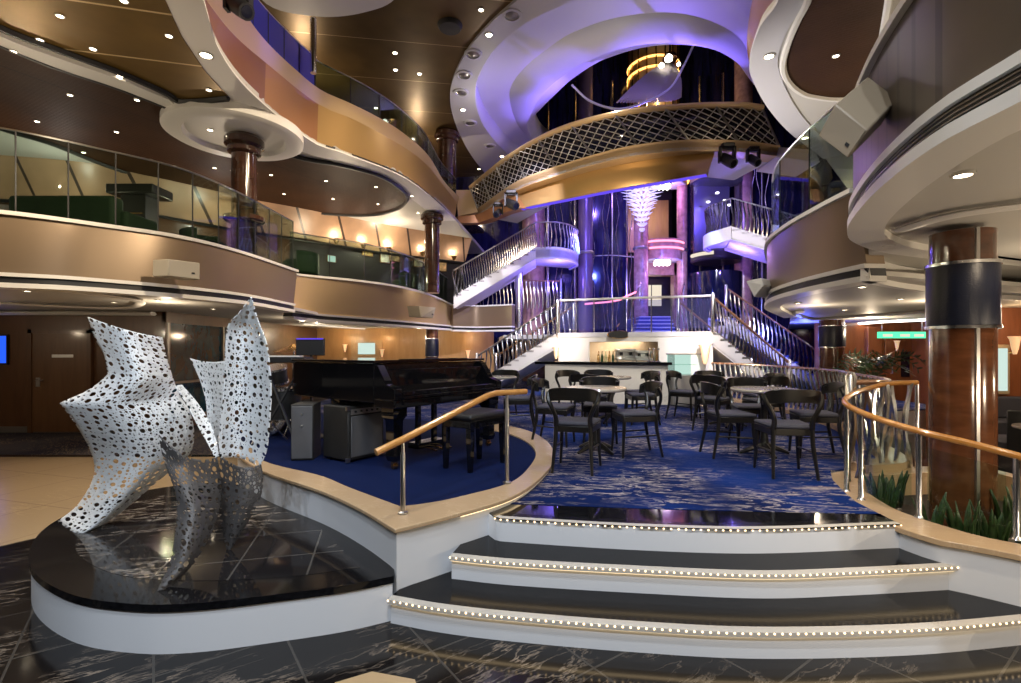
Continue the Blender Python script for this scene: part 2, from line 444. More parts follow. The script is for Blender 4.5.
def perforated(name, col, metal, rough):
    "sheet metal pierced by round holes of three sizes that keep clear of one another"
    m, nt, b = newmat(name)
    b.inputs['Base Color'].default_value = (*col, 1); b.inputs['Roughness'].default_value = rough; b.inputs['Metallic'].default_value = metal
    uv = node(nt, 'ShaderNodeUVMap')
    solid = None; near = []
    for sc, rr, gap in ((15, .27, .11), (28, .26, .10), (52, .22, .08)):
        v = node(nt, 'ShaderNodeTexVoronoi'); v.voronoi_dimensions = '2D'; v.inputs['Scale'].default_value = sc; v.inputs['Randomness'].default_value = .55
        nt.links.new(uv.outputs[0], v.inputs['Vector'])
        w = node(nt, 'ShaderNodeSeparateColor'); nt.links.new(v.outputs['Color'], w.inputs[0])
        mr = node(nt, 'ShaderNodeMapRange'); mr.inputs['To Min'].default_value = rr*.62; mr.inputs['To Max'].default_value = rr*1.1
        nt.links.new(w.outputs[0], mr.inputs['Value'])
        g = node(nt, 'ShaderNodeMath', operation='GREATER_THAN'); nt.links.new(v.outputs['Distance'], g.inputs[0]); nt.links.new(mr.outputs[0], g.inputs[1])
        keep = g.outputs[0]
        for nr in near:
            mx = node(nt, 'ShaderNodeMath', operation='MAXIMUM'); nt.links.new(keep, mx.inputs[0]); nt.links.new(nr, mx.inputs[1]); keep = mx.outputs[0]
        ad = node(nt, 'ShaderNodeMath', operation='ADD'); nt.links.new(mr.outputs[0], ad.inputs[0]); ad.inputs[1].default_value = gap
        lt = node(nt, 'ShaderNodeMath', operation='LESS_THAN'); nt.links.new(v.outputs['Distance'], lt.inputs[0]); nt.links.new(ad.outputs[0], lt.inputs[1]); near.append(lt.outputs[0])
        if solid is None: solid = keep
        else:
            mu = node(nt, 'ShaderNodeMath', operation='MULTIPLY'); nt.links.new(solid, mu.inputs[0]); nt.links.new(keep, mu.inputs[1]); solid = mu.outputs[0]
    nt.links.new(solid, b.inputs['Alpha'])
    return m
M['perf'] = perforated('perforated_white_metal', (.72, .74, .75), 0, .6)
M['lattice'] = None
# ================================================================ floors
m = MB(); m.box(-20, -6, -.1, 20, 24, 0); struct(m.build('floor', M['marble']))
bp = [(-20, 2.0), (-6.2, 3.0), (-4.6, 3.75), (-4.15, 4.4), (-3.8, 5.0), (-3.0, 5.4), (-3.2, 7.7), (-20, 7.7)]
m = MB(); m.prism(bp, .0, .004); struct(m.build('floor', M['beige_floor']))
m = MB(); m.prism([(-20, 7.7), (-3.2, 7.7), (-3.2, 7.85), (-20, 7.85)], 0, .006); struct(m.build('trim_1', M['granite']))
m = MB(); m.prism([(-20, 7.85), (-3.2, 7.85), (-4.0, 19), (-20, 19)], 0, .004); struct(m.build('floor', M['hallcarpet']))
# beige lozenge let into the black marble
q = GG([(335, 683), (372, 672), (415, 680), (420, 700), (330, 700)], 0)
m = MB(); m.prism(q, 0, .003); struct(m.build('trim_2', M['beige_floor']))

N3 = SP(GG([(495, 517), (511, 519), (636, 526), (761, 529), (901, 524)], .48), 56)
N2 = SP(GG([(450, 556), (511, 562), (636, 569), (761, 574), (861, 571), (976, 565)], .32), 64)
N1 = SP(GG([(388, 599), (440, 608), (511, 616), (636, 626), (761, 632), (911, 629), (1021, 620), (1090, 612)], .16), 88)
CURB_OUT = [(4.7, 2.2), (4.0, 2.28), (3.5, 2.42), (3.17, 2.62), (2.94, 2.88), (2.75, 3.05), (2.66, 3.12), (2.59, 3.31), (2.57, 3.55), (2.63, 3.85), (2.71, 4.12), (2.85, 4.49), (3.05, 4.78), (3.35, 4.92)]
ZK = .47
fence2d = [(3.35, 4.92), (3.9, 5.15), (4.42, 6.4), (4.9, 7.6), (5.15, 9.3), (5.1, 11), (4.75, 12.4)]
poly = [(p.x, p.y) for p in N3]+[(2.62, 3.45), (2.66, 3.85), (2.75, 4.12), (2.9, 4.5), (3.1, 4.85), (3.95, 5.1), (4.47, 6.4), (4.95, 7.6), (5.2, 9.3), (9, 10), (9, 20), (-4, 20), (-4.4, 10), (-3.6, 6.6), (-1.9, 4.6), (-.6, 4.4)]
m = MB(); m.prism(poly, 0, .47); struct(m.build('floor', M['riser']))
# polished black strip at the top of the steps, then the streaked carpet
back = SP(GG([(478, 503), (511, 504), (661, 509), (780, 512), (880, 514)], .48), 56)
m = MB(); m.slab(atz(offset(N3, .0), .479), atz(back, .479), .015); struct(m.build('trim_3', M['granite']))
cp = [(p.x, p.y) for p in back]+poly[len(N3):]
m = MB(); m.prism(cp, .46, .482); struct(m.build('floor', M['carpet']))

# ---------------------------------------------------------------- front steps
def step(N, z0, z1, depth, label, nb):
    mid = N[len(N)//2]
    t = thing('stair_step', label, 'step', (mid.x, mid.y, z0))
    n_in = offset(N, .03)
    m = MB(); m.ring(atz(n_in, z1-.035), atz(n_in, z0), atz(offset(N, depth), z0), atz(offset(N, depth), z1-.035)); m.build('riser', M['riser'], t)
    m = MB(); m.ring(atz(offset(N, .05), z1), atz(offset(N, .05), z1-.035), atz(offset(N, depth), z1-.035), atz(offset(N, depth), z1)); m.build('tread', M['tread'], t)
    m = MB(); m.ring(atz(N, z1-.004), up(atz(N, z1), 0-.03), atz(offset(N, .05), z1-.03), atz(offset(N, .05), z1+.001), atz(offset(N, .01), z1+.001)); ns = m.build('nosing', M['nosing'], t)
    m = MB(); m.ring(atz(offset(N, .012), z1-.031), atz(offset(N, .012), z1-.037), atz(offset(N, .028), z1-.037), atz(offset(N, .028), z1-.031)); m.build('light_strip', M['ledstrip'], t)
    pts = resample(N, nb)
    bm = MB(); p = pts[0]; bm.lathe([(0, -.0055), (.0042, -.0042), (.006, 0), (.0042, .0042), (0, .0055)], (p.x, p.y, z1-.010), 8)
    b0 = bm.build('bulb', M['bulb'], ns)
    for p in pts[1:]:
        b = b0.copy(); C.objects.link(b); b.parent = ns; b.location = (p.x-pts[0].x, p.y-pts[0].y, 0)
step(N1, 0, .16, .50, 'lowest and widest of the three curved lit steps', 98)
step(N2, .16, .32, .50, 'middle curved black step with a row of tiny lights', 78)
step(N3, .32, .48, .12, 'topmost curved step at the edge of the blue carpet', 58)

# ---------------------------------------------------------------- piano stage: wall, stone curb, carpet
so = [(-2.95, 5.35), (-2.28, 4.58), (-1.5, 3.93), (-1.05, 3.48), (-.71, 3.07), (-.40, 3.33), (0, 3.74), (.25, 4.30), (.45, 5.09), (.45, 5.98), (.26, 6.79), (-.15, 7.4), (-1.0, 8.2)]
si = [(-2.98, 5.72), (-2.43, 4.95), (-1.68, 4.4), (-1.29, 4.01), (-.78, 3.53), (-.60, 3.60), (-.35, 3.79), (0, 4.17), (.18, 4.74), (.27, 5.39), (.18, 6.1), (-.07, 6.7), (-.42, 7.1), (-1.1, 7.8)]
def curve2(l, z, corner, n=24):
    a = SP([V(x, y, z) for x, y in l[:corner+1]], n); b = SP([V(x, y, z) for x, y in l[corner:]], n*2)
    return a+b[1:]
SO = curve2(so, .55, 4); SI = curve2(si, .55, 4)
m = MB(); m.ring(atz(SO, .55), atz(SO, .52), atz(SI, .52), atz(SI, .55)); struct(m.build('trim_4', M['curb'], bevel=.006), 'tan stone kerb round the raised piano stage', 'kerb')
wi = offset(SO, .03)
m = MB(); m.wallstrip(atz(wi, .52), atz(wi, 0), .15); struct(m.build('wall_stage', M['riser']))
m = MB(); m.prism([(p.x, p.y) for p in SI]+[(-4.4, 9.5), (-4.2, 7.5)], .40, .53); struct(m.build('floor', M['stagecarpet']))
# small light strip under the kerb on the steps side
a = [p for p in SO[28:44]]
m = MB(); m.ring(atz(offset(a, .012), .519), atz(offset(a, .012), .513), atz(offset(a, .028), .513), atz(offset(a, .028), .519)); tag(m.build('light_strip', M['ledstrip']), 'thin warm light strip under the stone kerb beside the steps', 'light strip')

# ---------------------------------------------------------------- sculpture podium
po = [(-.72, 3.05), (-.97, 2.93), (-1.30, 2.83), (-1.70, 2.73), (-2.04, 2.72), (-2.48, 2.83), (-3.0, 3.15), (-3.42, 3.6), (-3.66, 4.06), (-3.72, 4.6), (-3.4, 5.05), (-2.9, 5.15), (-2.5, 4.85)]
PO = SP([V(x, y, 0) for x, y in po], 80)
wallpts = [V(-1.98, 4.42, 0), V(-1.45, 3.97, 0), V(-1.0, 3.52, 0), V(-.74, 3.14, 0)]
full = PO+wallpts
pd = thing('podium', 'low round white podium with black marble top under the sculpture', 'podium', (-2.3, 3.9, 0))
m = MB(); m.prism([(p.x, p.y) for p in PO]+[(p.x, p.y) for p in wallpts], 0, .232); m.build('base', M['riser'], pd)
o1 = [V(p.x, p.y, .275) for p in full]
cen = V(-2.25, 3.9, 0)
def grow(l, d):
    return [cen+(Vector((p.x, p.y, 0))-cen)*(1+d/max(.3, (Vector((p.x, p.y, 0))-cen).length)) for p in l]
m = MB(); m.prism([(p.x, p.y) for p in grow(full, .012)], .232, .275); m.build('top_slab', M['granite'], pd)
inn = [V(p.x, p.y, 0) for p in SP([V(-.95, 3.16, 0), V(-1.4, 3.02, 0), V(-2.0, 2.98, 0), V(-2.5, 3.1, 0), V(-3.0, 3.45, 0), V(-3.3, 3.9, 0), V(-3.42, 4.4, 0), V(-3.2, 4.85, 0), V(-2.7, 4.85, 0)], 50)]
m = MB(); m.prism([(p.x, p.y) for p in inn]+[(-2.1, 4.42), (-1.5, 3.9)], .274, .277); m.build('marble_inlay', M['marble_top'], pd, label='black marble inlay with white veins')

# ---------------------------------------------------------------- right hand planter by the column
CO = SP([V(x, y, ZK) for x, y in CURB_OUT]+[V(3.9, 5.05, ZK), V(4.66, 5.1, ZK)], 50)
CI = SP([V(4.7, 2.5, ZK), V(4.1, 2.56, ZK), (3.62, 2.68, ZK), V(3.36, 2.80, ZK), V(3.17, 2.99, ZK), V(3.0, 3.15, ZK), V(2.94, 3.28, ZK), V(2.88, 3.5, ZK), V(2.86, 3.72, ZK), V(2.95, 4.1, ZK), V(3.08, 4.42, ZK), V(3.3, 4.66, ZK), V(3.9, 4.8, ZK), V(4.66, 4.88, ZK)], 50)
m = MB(); m.ring(CO, atz(CO, ZK-.04), atz(CI, ZK-.04), CI); struct(m.build('trim_5', M['curb'], bevel=.006), 'tan stone kerb round the column planter', 'kerb')
cw = offset(CO, -.03)
m = MB(); m.wallstrip(atz(cw, ZK-.04), atz(cw, 0), -.12); struct(m.build('wall_planter', M['riser']))
# inner low wall and soil
m = MB(); m.ring(atz(CI, ZK-.04), atz(CI, .15), offset(atz(CI, .15), .05), offset(atz(CI, ZK-.04), .05)); struct(m.build('wall_planter', M['curb']))
m = MB(); m.prism([(p.x, p.y) for p in CI]+[(4.5, 4.7), (4.66, 4.0), (4.66, 3.0)], .05, .26); tag(m.build('planting_soil', M['soil']), 'dark soil in the planter round the big column', 'soil', kind='stuff')

m = MB(); m.box(4.66, 2.2, 0, 4.8, 5.1, .47); struct(m.build('wall_planter', M['curb'], bevel=.01))
# ================================================================ walls of the lower deck
m = MB(); m.box(-20, 10, 0, -6.9, 10.15, 2.5); struct(m.build('wall_left', M['woodwall']))
m = MB(); m.box(-6.98, 10, 0, -6.88, 14, .25); m.box(-6.98, 10, 2.2, -6.88, 14, 2.5); struct(m.build('wall_window_surround', M['woodwall']))
m = MB(); m.box(-8, 17.8, 0, -.6, 18, 2.6); struct(m.build('wall_back', M['goldwall']))
m = MB(); m.box(-6.98, 14, 0, -6.88, 18, 2.5); struct(m.build('wall_left', M['woodwall']))
w = MB(); w.box(-6.95, 10.05, .25, -6.93, 14, 2.2); wn = struct(w.build('window_1', M['tealreflect']))
for y in (10.06, 12.0, 13.95):
    k = MB(); k.box(-6.93, y-.03, .25, -6.88, y+.03, 2.2); k.build('mullion', M['greysteel'], wn)
k = MB(); k.box(-6.93, 10.1, .95, -6.90, 13.9, 1.0); k.build('mullion', M['greysteel'], wn)
# wood door with plate and handle in the left wall
dr = thing('door_1', 'plain dark wooden door with lever handle in left panelled wall', 'door', (-8.98, 10, 0)); dr['kind'] = 'structure'
k = MB(); k.box(-9.52, 9.95, .02, -8.42, 10, 1.98); k.build('leaf', M['door'], dr)
k = MB(); k.box(-9.60, 9.93, 0, -9.52, 10, 2.06); k.box(-8.42, 9.93, 0, -8.34, 10, 2.06); k.box(-9.60, 9.93, 1.98, -8.34, 10, 2.06); k.build('door_frame', M['woodwall'], dr)
k = MB(); k.box(-9.12, 9.94, 1.50, -8.70, 9.951, 1.56); k.build('sign_plate', M['brushed'], dr, label='blank metal sign plate')
k = MB(); k.box(-9.44, 9.94, .92, -9.36, 9.951, 1.1); k.tube([(-9.40, 9.95, 1.05), (-9.40, 9.90, 1.05), (-9.26, 9.90, 1.05)], .012, 6); k.build('handle', M['brushed'], dr)
s = MB(); s.box(-10.8, 9.95, 1.36, -10.02, 10, 1.96); sc = tag(s.build('wall_screen', M['blackmat']), 'glowing blue screen on the wooden wall at far left', 'screen')
s = MB(); s.box(-10.78, 9.945, 1.39, -10.04, 9.952, 1.93); s.build('display', M['screen'], sc)
m = MB(); m.box(-20, 9.97, 0, -6.9, 10, .12); struct(m.build('baseboard_left', M['greysteel']))

# back left: pale window with curtain, wall shelves with bottles
w = MB(); w.box(-5.65, 17.72, 1.0, -4.55, 17.8, 2.0); wn = struct(w.build('window_2', M['curb']))
k = MB(); k.box(-5.4, 17.70, 1.5, -4.8, 17.73, 1.9); k.build('pane', M['coolglow'], wn)

# right side red wood wall with doors
m = MB(); m.box(8.6, 14.0, 0, 20, 14.15, 2.6); struct(m.build('wall_right', M['redwood']))
m = MB(); m.box(11.2, 2, 0, 11.35, 14, 3.2); struct(m.build('wall_right', M['redwood']))
for i, (x, mat) in enumerate(((11.0, 'redwood'), (12.3, 'redwood'))):
    d = thing('door_%d' % (i+2), ('left', 'right')[i]+' leaf of the red wooden double door under the exit sign', 'door', (x, 14, 0)); d['kind'] = 'structure'
    k = MB(); k.box(x-.55, 13.94, 0, x+.55, 14, 2.05); k.build('leaf', M['redwood'], d, bevel=.01)
    k = MB(); k.box(x-.12, 13.93, .9, x+.12, 13.945, 1.6); k.build('pane', M['darkglass'], d)
    k = MB(); k.tube([(x-.4, 13.94, 1), (x-.4, 13.88, 1), (x-.4, 13.88, 1.3), (x-.4, 13.94, 1.3)], .015, 6); k.build('handle', M['brushed'], d)
m = MB(); m.box(8.55, 13.85, 0, 9.05, 14, 2.3); m.box(9.9, 13.85, 0, 10.3, 14, 2.3); struct(m.build('wall_right', M['redwood'], bevel=.02))
# the glazed hatch and wall beside the column at the far right
w = MB()
w.box(8.35, 8.95, .85, 8.95, 9.0, 1.75); wn = struct(w.build('window_3', M['curb'], bevel=.02))
k = MB(); k.box(8.42, 8.93, .92, 8.88, 8.955, 1.68); k.build('pane', M['coolglow'], wn)
m = MB(); m.box(7.6, 9.0, 0, 11.3, 9.15, 2.6); struct(m.build('wall_right', M['redwood']))

# exit sign, white running figure left out of the lettering, hung under the soffit
P = W(902, 335, 12.5)
ex = thing('exit_sign', 'small green lit exit sign hanging under the right ceiling', 'sign', (P.x, P.y, P.z-.1))
k = MB(); k.box(P.x-.60, P.y-.03, P.z-.08, P.x+.60, P.y+.03, P.z+.08); k.build('housing', M['exit'], ex)
for cx in (-.38, .05, .4):
    k = MB(); k.box(P.x+cx-.12, P.y-.036, P.z-.04, P.x+cx+.12, P.y-.03, P.z+.02); k.build('marking', M['panelglow'], ex)
k = MB(); k.tube([(P.x-.5, P.y, P.z+.1), (P.x-.5, P.y, 2.36)], .01, 6); k.tube([(P.x+.5, P.y, P.z+.1), (P.x+.5, P.y, 2.36)], .01, 6); k.build('hanger', M['brushed'], ex)

# ================================================================ balconies
def balcony(name, label, top, bot, n, zt, zb, mats, th=.2, trim=.17, grille='blackmat', flip=1, floor_to=None, zfloor=None):
    T = SP(GG(top, zt) if not isinstance(top[0], Vector) else top, n); B = SP(GG(bot, zb) if not isinstance(bot[0], Vector) else bot, n)
    T = atz(T, zt); B = atz(B, zb)
    c = B[n//2]
    t = thing(name, label, 'balcony', (c.x, c.y, zb))
    Bt = [b.lerp(a, trim/(zt-zb)) for a, b in zip(T, B)]
    m = MB(); m.wallstrip(T, Bt, th*flip); m.build('fascia', mats[0], t)
    e = -.03*flip
    T2 = offset(T, e*1.2)
    m = MB(); m.ring(up(T2, .02), up(T2, -.025), up(offset(T, th*flip), -.025), up(offset(T, th*flip), .02)); m.build('ledge', mats[1], t)
    # white lip, dark grille, white lip
    def band(f0, f1, ee, mat, nm):
        a = [b.lerp(x, f1*trim/(zt-zb)) for x, b in zip(T, B)]; b_ = [b.lerp(x, f0*trim/(zt-zb)) for x, b in zip(T, B)]
        m = MB(); m.wallstrip(offset(a, ee), offset(b_, ee), (th)*flip-ee); return m.build(nm, mat, t)
    band(.75, 1, e, M['white'], 'trim')
    g = band(.32, .75, e*.2, M[grille], 'grille')
    band(0, .32, e*1.3, M['white'], 'trim')
    return t, T, B
# left lower balcony, two runs
tL = [(-240, 190), (-150, 197), (0, 212), (50, 218), (100, 225), (180, 237), (240, 252), (297, 271)]
bL = [(-240, 277), (-150, 280.5), (0, 287.5), (62, 290), (124, 294), (190, 299), (249, 305), (293, 312.5)]
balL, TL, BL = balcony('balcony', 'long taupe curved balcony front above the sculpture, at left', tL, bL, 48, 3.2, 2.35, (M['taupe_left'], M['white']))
tL2 = [(292, 274), (320, 277), (360, 281), (400, 287), (430, 295), (451, 304.5)]
bL2 = [(292, 319), (320, 322), (360, 324.5), (400, 327), (430, 329), (452, 330.5)]
balL2, TL2, BL2 = balcony('balcony', 'golden curved balcony front above the grand piano', tL2, bL2, 40, 3.2, 2.28, (M['palegold'], M['white']))
tL3 = [(453, 309), (462, 305), (476, 303), (490, 306), (502, 311), (512, 309)]
bL3 = [(453, 333), (462, 334), (476, 335), (490, 335), (502, 334), (512, 332)]
balL3, TL3, BL3 = balcony('balcony', 'dark drum shaped balcony front behind the left stairs',
    [W(x, y, 16.5-abs(x-480)/60) for x, y in tL3], [W(x, y, 16.5-abs(x-480)/60) for x, y in bL3], 24, 3.1, 2.25, (M['taupe_left'], M['white']))
# soffits and floors behind them
def sheet(name, A, z, far, th, mat, n=None):
    B = resample([V(x, y, z) for x, y in far], len(A)-1)
    m = MB(); m.slab(atz(A, z), B, th); return struct(m.build(name, mat))
EDGE = BL+BL2[1:]
farL = [(-30, 3.0), (-30, 14), (-20, 20), (-2, 20)]
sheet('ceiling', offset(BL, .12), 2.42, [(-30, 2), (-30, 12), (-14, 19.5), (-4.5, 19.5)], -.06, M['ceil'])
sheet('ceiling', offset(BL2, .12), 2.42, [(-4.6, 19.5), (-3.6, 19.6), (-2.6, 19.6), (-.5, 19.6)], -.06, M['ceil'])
sheet('floor', offset(TL, .2), 3.17, [(-30, 2), (-30, 12), (-14, 19.5), (-4.5, 19.5)], .06, M['hallcarpet'])
sheet('floor', offset(TL2, .2), 3.17, [(-4.6, 19.5), (-3.6, 19.6), (-2.6, 19.6), (-.5, 19.6)], .06, M['hallcarpet'])
# cove steps in the low ceiling, left
def cove(pl, z, r, mat, name='trim_6'):
    m = MB(); m.tube(pl, r, 6, sy=.35); return struct(m.build(name, mat))
cove(SP(GG([(60, 290), (110, 296), (140, 302), (125, 308), (60, 306), (0, 303)], 2.38), 30), 2.38, .07, M['white'])
cove(SP(GG([(305, 324), (350, 328), (400, 331), (440, 333)], 2.40), 20), 2.38, .05, M['panelglow'])
cove(SP([V(-12, 9.7, 2.36), V(-9, 9.6, 2.36), V(-7, 9.8, 2.36)], 20), 2.38, .12, M['white'])

# right near balcony overhanging the steps
nr = [(2.3, -1), (1.95, .9), (1.95, 1.92), (1.99, 2.34), (2.19, 2.94), (2.47, 3.55), (2.70, 3.94), (3.0, 4.3), (3.6, 4.75), (4.6, 5.2)]
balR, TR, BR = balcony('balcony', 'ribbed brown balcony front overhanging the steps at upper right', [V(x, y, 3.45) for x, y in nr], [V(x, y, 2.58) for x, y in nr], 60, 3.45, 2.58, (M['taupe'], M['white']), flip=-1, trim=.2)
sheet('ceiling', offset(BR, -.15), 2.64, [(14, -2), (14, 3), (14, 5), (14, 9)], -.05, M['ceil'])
sheet('floor', offset(TR, -.2), 3.2, [(14, -2), (14, 3), (14, 5), (14, 9)], .05, M['hallcarpet'])
for i in range(4):   # louvres of the grille
    e = offset(BR, .012)
    m = MB(); z = 2.58+.068+i*.021; m.ring(atz(e, z+.006), atz(e, z), atz(offset(e, -.03), z), atz(offset(e, -.03), z+.006)); m.build('louvre', M['greysteel'], balR)
tR2 = [V(4.15, 4.4, 3.2), V(3.62, 4.75, 3.2), G(853, 190, 3.2), G(820, 207, 3.2), G(784, 228, 3.2), G(767, 245, 3.2), V(4.72, 9.0, 3.2), V(6.2, 10.9, 3.2)]
bR2 = [V(4.4, 4.6, 2.35), V(3.95, 4.75, 2.35), G(870, 281, 2.35), G(840, 286, 2.35), G(800, 294, 2.35), G(775, 301, 2.35), G(767, 307, 2.35), V(4.66, 8.97, 2.35), V(6, 10.9, 2.35)]
balR2, TR2, BR2 = balcony('balcony', 'brown curved balcony front with glass rail, beside the right stairs', tR2[2:], bR2[2:], 48, 3.2, 2.35, (M['taupe_left'], M['white']), flip=-1, trim=.17)
# white end face of the lower soffit, turning away to the right
ef = SP([V(3.62, 5.04, 2.35), V(4.2, 5.5, 2.35), V(4.95, 5.95, 2.35), V(6, 6.5, 2.35), V(7.4, 7.1, 2.35), V(14, 9, 2.35)], 30)
m = MB(); m.wallstrip(atz(ef, 2.60), ef, .08); struct(m.build('trim_7', M['white']))
m = MB(); m.prism([(3.02, 4.22), (3.6, 4.75), (4.6, 5.2), (14, 8.9), (14, 9), (7.4, 7.1), (6, 6.5), (4.95, 5.95), (4.2, 5.5), (3.64, 5.08)], 2.60, 2.66); struct(m.build('ceiling', M['ceil']))
sheet('ceiling', offset(BR2, -.12), 2.41, [(14, 9), (14, 12), (14, 16), (10, 18)], -.05, M['ceil'])
sheet('ceiling', [V(3.7, 5.1, 0)]+list(ef), 2.412, [(3.75, 5.4), (6, 7), (9, 9), (14, 10)], -.05, M['ceil'])
sheet('floor', offset(TR2, -.2), 3.17, [(14, 6), (14, 10), (14, 16), (10, 18)], .05, M['hallcarpet'])
cove(SP(GG([(800, 312), (795, 315), (815, 319), (860, 316), (935, 311)], 2.39), 20), 2.39, .09, M['white'])
cove(SP(GG([(845, 325), (880, 322), (920, 320), (980, 317), (1030, 313)], 2.39), 20), 2.39, .09, M['whiteglow'])
cove(SP(GG([(900, 230), (950, 216), (1021, 206), (1090, 200)], 2.60), 20), 2.6, .06, M['white'])

# ================================================================ deck 3 left: soffit, fascia
topL = [(150, -200), (205, -60), (240, 5), (265, 40), (295, 69), (321, 90), (350, 103), (376, 116), (402, 132), (428, 155), (444, 181), (459, 197)]
midL = [(150, -130), (195, -20), (212, 8), (235, 36), (265, 62), (318, 104), (357, 121), (402, 146), (425, 163), (441, 182), (458, 204)]
botL = [(150, -95), (190, -30), (202, 0), (215, 44), (236, 77), (263, 104), (293, 128), (318, 145), (340, 152), (401, 176), (434, 200), (455, 220)]
D3T = SP(GG(topL, 6.3), 60); D3B = SP(GG(botL, 5.4), 60)
D3M = SP(GG(midL, 6.05), 60)
def nearest_y(A, ref):
    "resample A so its points share depth with ref"
    out = []
    for p in ref:
        best = min(range(len(A)-1), key=lambda i: abs((A[i].y+A[i+1].y)/2-p.y))
        a, b = A[best], A[best+1]; t = 0 if abs(b.y-a.y) < 1e-6 else (p.y-a.y)/(b.y-a.y)
        t = max(-1.5, min(2.5, t)); out.append(a.lerp(b, t))
    return out
t3 = thing('balcony', 'sweeping gold and rose balcony front of the top deck, upper left', 'balcony', (-3.5, 8, 5.4))
m = MB(); m.wallstrip(D3T, D3M, .2); m.build('fascia', M['palegold'], t3)
def seg(A, a, b): return A[a:b+1]
# find the sample nearest to a pixel column
def idx(A, px):
    return min(range(len(A)), key=lambda i: abs(CX+A[i].x/A[i].y*F-px) if A[i].y > .3 and abs(A[i].x) < 1.4*A[i].y else 1e9)
fine_M = SP(GG(midL, 6.05), 240); fine_B = SP(GG(botL, 5.4), 240)
def panel(px0, px1, mat, name, lab=None):
    a = resample(fine_M[(0 if px0 is None else idx(fine_M, px0)):idx(fine_M, px1)+1], 24)
    b = resample(fine_B[(0 if px0 is None else idx(fine_B, px0)):idx(fine_B, px1)+1], 24)
    m = MB(); m.wallstrip(a, up(b, .05), .2); m.build(name, mat, t3, label=lab)
panel(None, 265, M['pinkbrown'], 'panel', 'rose brown panel')
panel(265, 318, M['tanpanel'], 'panel', 'tan panel')
panel(318, 457, M['goldfascia'], 'panel', 'gold panel')
m = MB(); m.wallstrip(up(D3B, .06), D3B, .3); m.build('edge_trim', M['blackmat'], t3, label='black edge strip')
sof = resample(D3B, 60)
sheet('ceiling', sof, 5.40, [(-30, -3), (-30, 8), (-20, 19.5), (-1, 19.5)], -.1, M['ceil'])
m = MB(); m.ring(atz(offset(sof, -.02), 5.41), atz(offset(sof, -.02), 5.385), atz(offset(sof, .5), 5.385), atz(offset(sof, .5), 5.41)); struct(m.build('trim_8', M['white']))
sheet('floor', offset(D3T, .2), 6.28, [(-30, -3), (-30, 8), (-20, 19.5), (-1, 19.5)], .1, M['hallcarpet'])
# brown field
bu = [(-200, -45), (-100, 0), (0, 44), (60, 68), (120, 88), (180, 112), (240, 138), (300, 158), (340, 165), (380, 176), (402, 190), (407, 200), (395, 210), (370, 215), (330, 214), (270, 207), (200, 193), (150, 180), (100, 163), (50, 143), (0, 128), (-120, 85), (-250, 30)]
bw = SP(GG(bu, 5.36), 120)
m = MB(); m.prism([(p.x, p.y) for p in bw], 5.37, 5.41); struct(m.build('ceiling', M['ceil_brown']), 'dark brown woven ceiling field with small downlights, upper left', 'ceiling')
rim = MB(); rim.tube(bw, .045, 6, closed=True, sy=1); struct(rim.build('trim_9', M['blackmat']))
gu = [(-200, -70), (-100, -20), (0, 27), (60, 50), (120, 72), (165, 92), (180, 100), (215, 101), (228, 96), (205, 71), (182, 37), (165, 0), (155, -60), (120, -200)]
gw = GG(gu, 5.38)
m = MB(); m.prism([(p.x, p.y) for p in gw], 5.375, 5.41); struct(m.build('ceiling', M['ceil_gold']), 'gold panelled ceiling with starry downlights at upper left corner', 'ceiling')
rim = MB(); rim.tube(SP(GG([(-100, -24), (0, 27), (60, 50), (120, 72), (165, 92), (182, 101), (228, 98)], 5.36), 40), .05, 6); struct(rim.build('trim_9', M['blackmat']))
# white arc rib between the fields
a = SP(GG([(-100, -18), (0, 32), (60, 55), (120, 76), (170, 97)], 5.38), 30); b = SP(GG([(-100, -3), (0, 43), (60, 66), (120, 87), (185, 112)], 5.38), 30)
m = MB(); m.ring(atz(a, 5.33), atz(b, 5.33), atz(b, 5.4), atz(a, 5.4)); struct(m.build('trim_8', M['white']))
# round disc over the column
dc = G(236, 131, 5.36); r1 = 1.05
m = MB(); m.lathe([(0, 5.30), (.74, 5.30), (.76, 5.285), (.78, 5.225), (1.0, 5.225), (1.06, 5.26), (1.06, 5.41)], (dc.x, dc.y, 0), 64); struct(m.build('ceiling', M['white']), 'round white ceiling disc above the dark column at upper left', 'ceiling')

# deck 2 left inner walls
fw = SP([V(-16, 9.0, 3.2), V(-9.5, 10.2, 3.2), V(-8.1, 11, 3.2), V(-6.8, 12.6, 3.2), V(-5.7, 13.6, 3.2), V(-4.2, 15.2, 3.2), V(-2.4, 16.6, 3.2), V(-1.6, 17.2, 3.2)], 60)
k0 = min(range(61), key=lambda i: abs(fw[i].x+6.0))
m = MB(); m.wallstrip(atz(fw[k0:], 4.64), atz(fw[k0:], 3.2), .1); struct(m.build('wall_deck', M['darkwall']))
m = MB(); m.wallstrip(atz(fw[:k0+1], 4.64), atz(fw[:k0+1], 3.2), .1); struct(m.build('wall_deck', M['door']))
m = MB(); m.wallstrip(atz(offset(fw, -.5), 5.40), atz(offset(fw, -.05), 4.62), .1); struct(m.build('wall_deck', M['lightwood']))
m = MB(); m.tube(atz(offset(fw, -.12), 4.62), .035, 6); struct(m.build('trim_10', M['blackmat']))

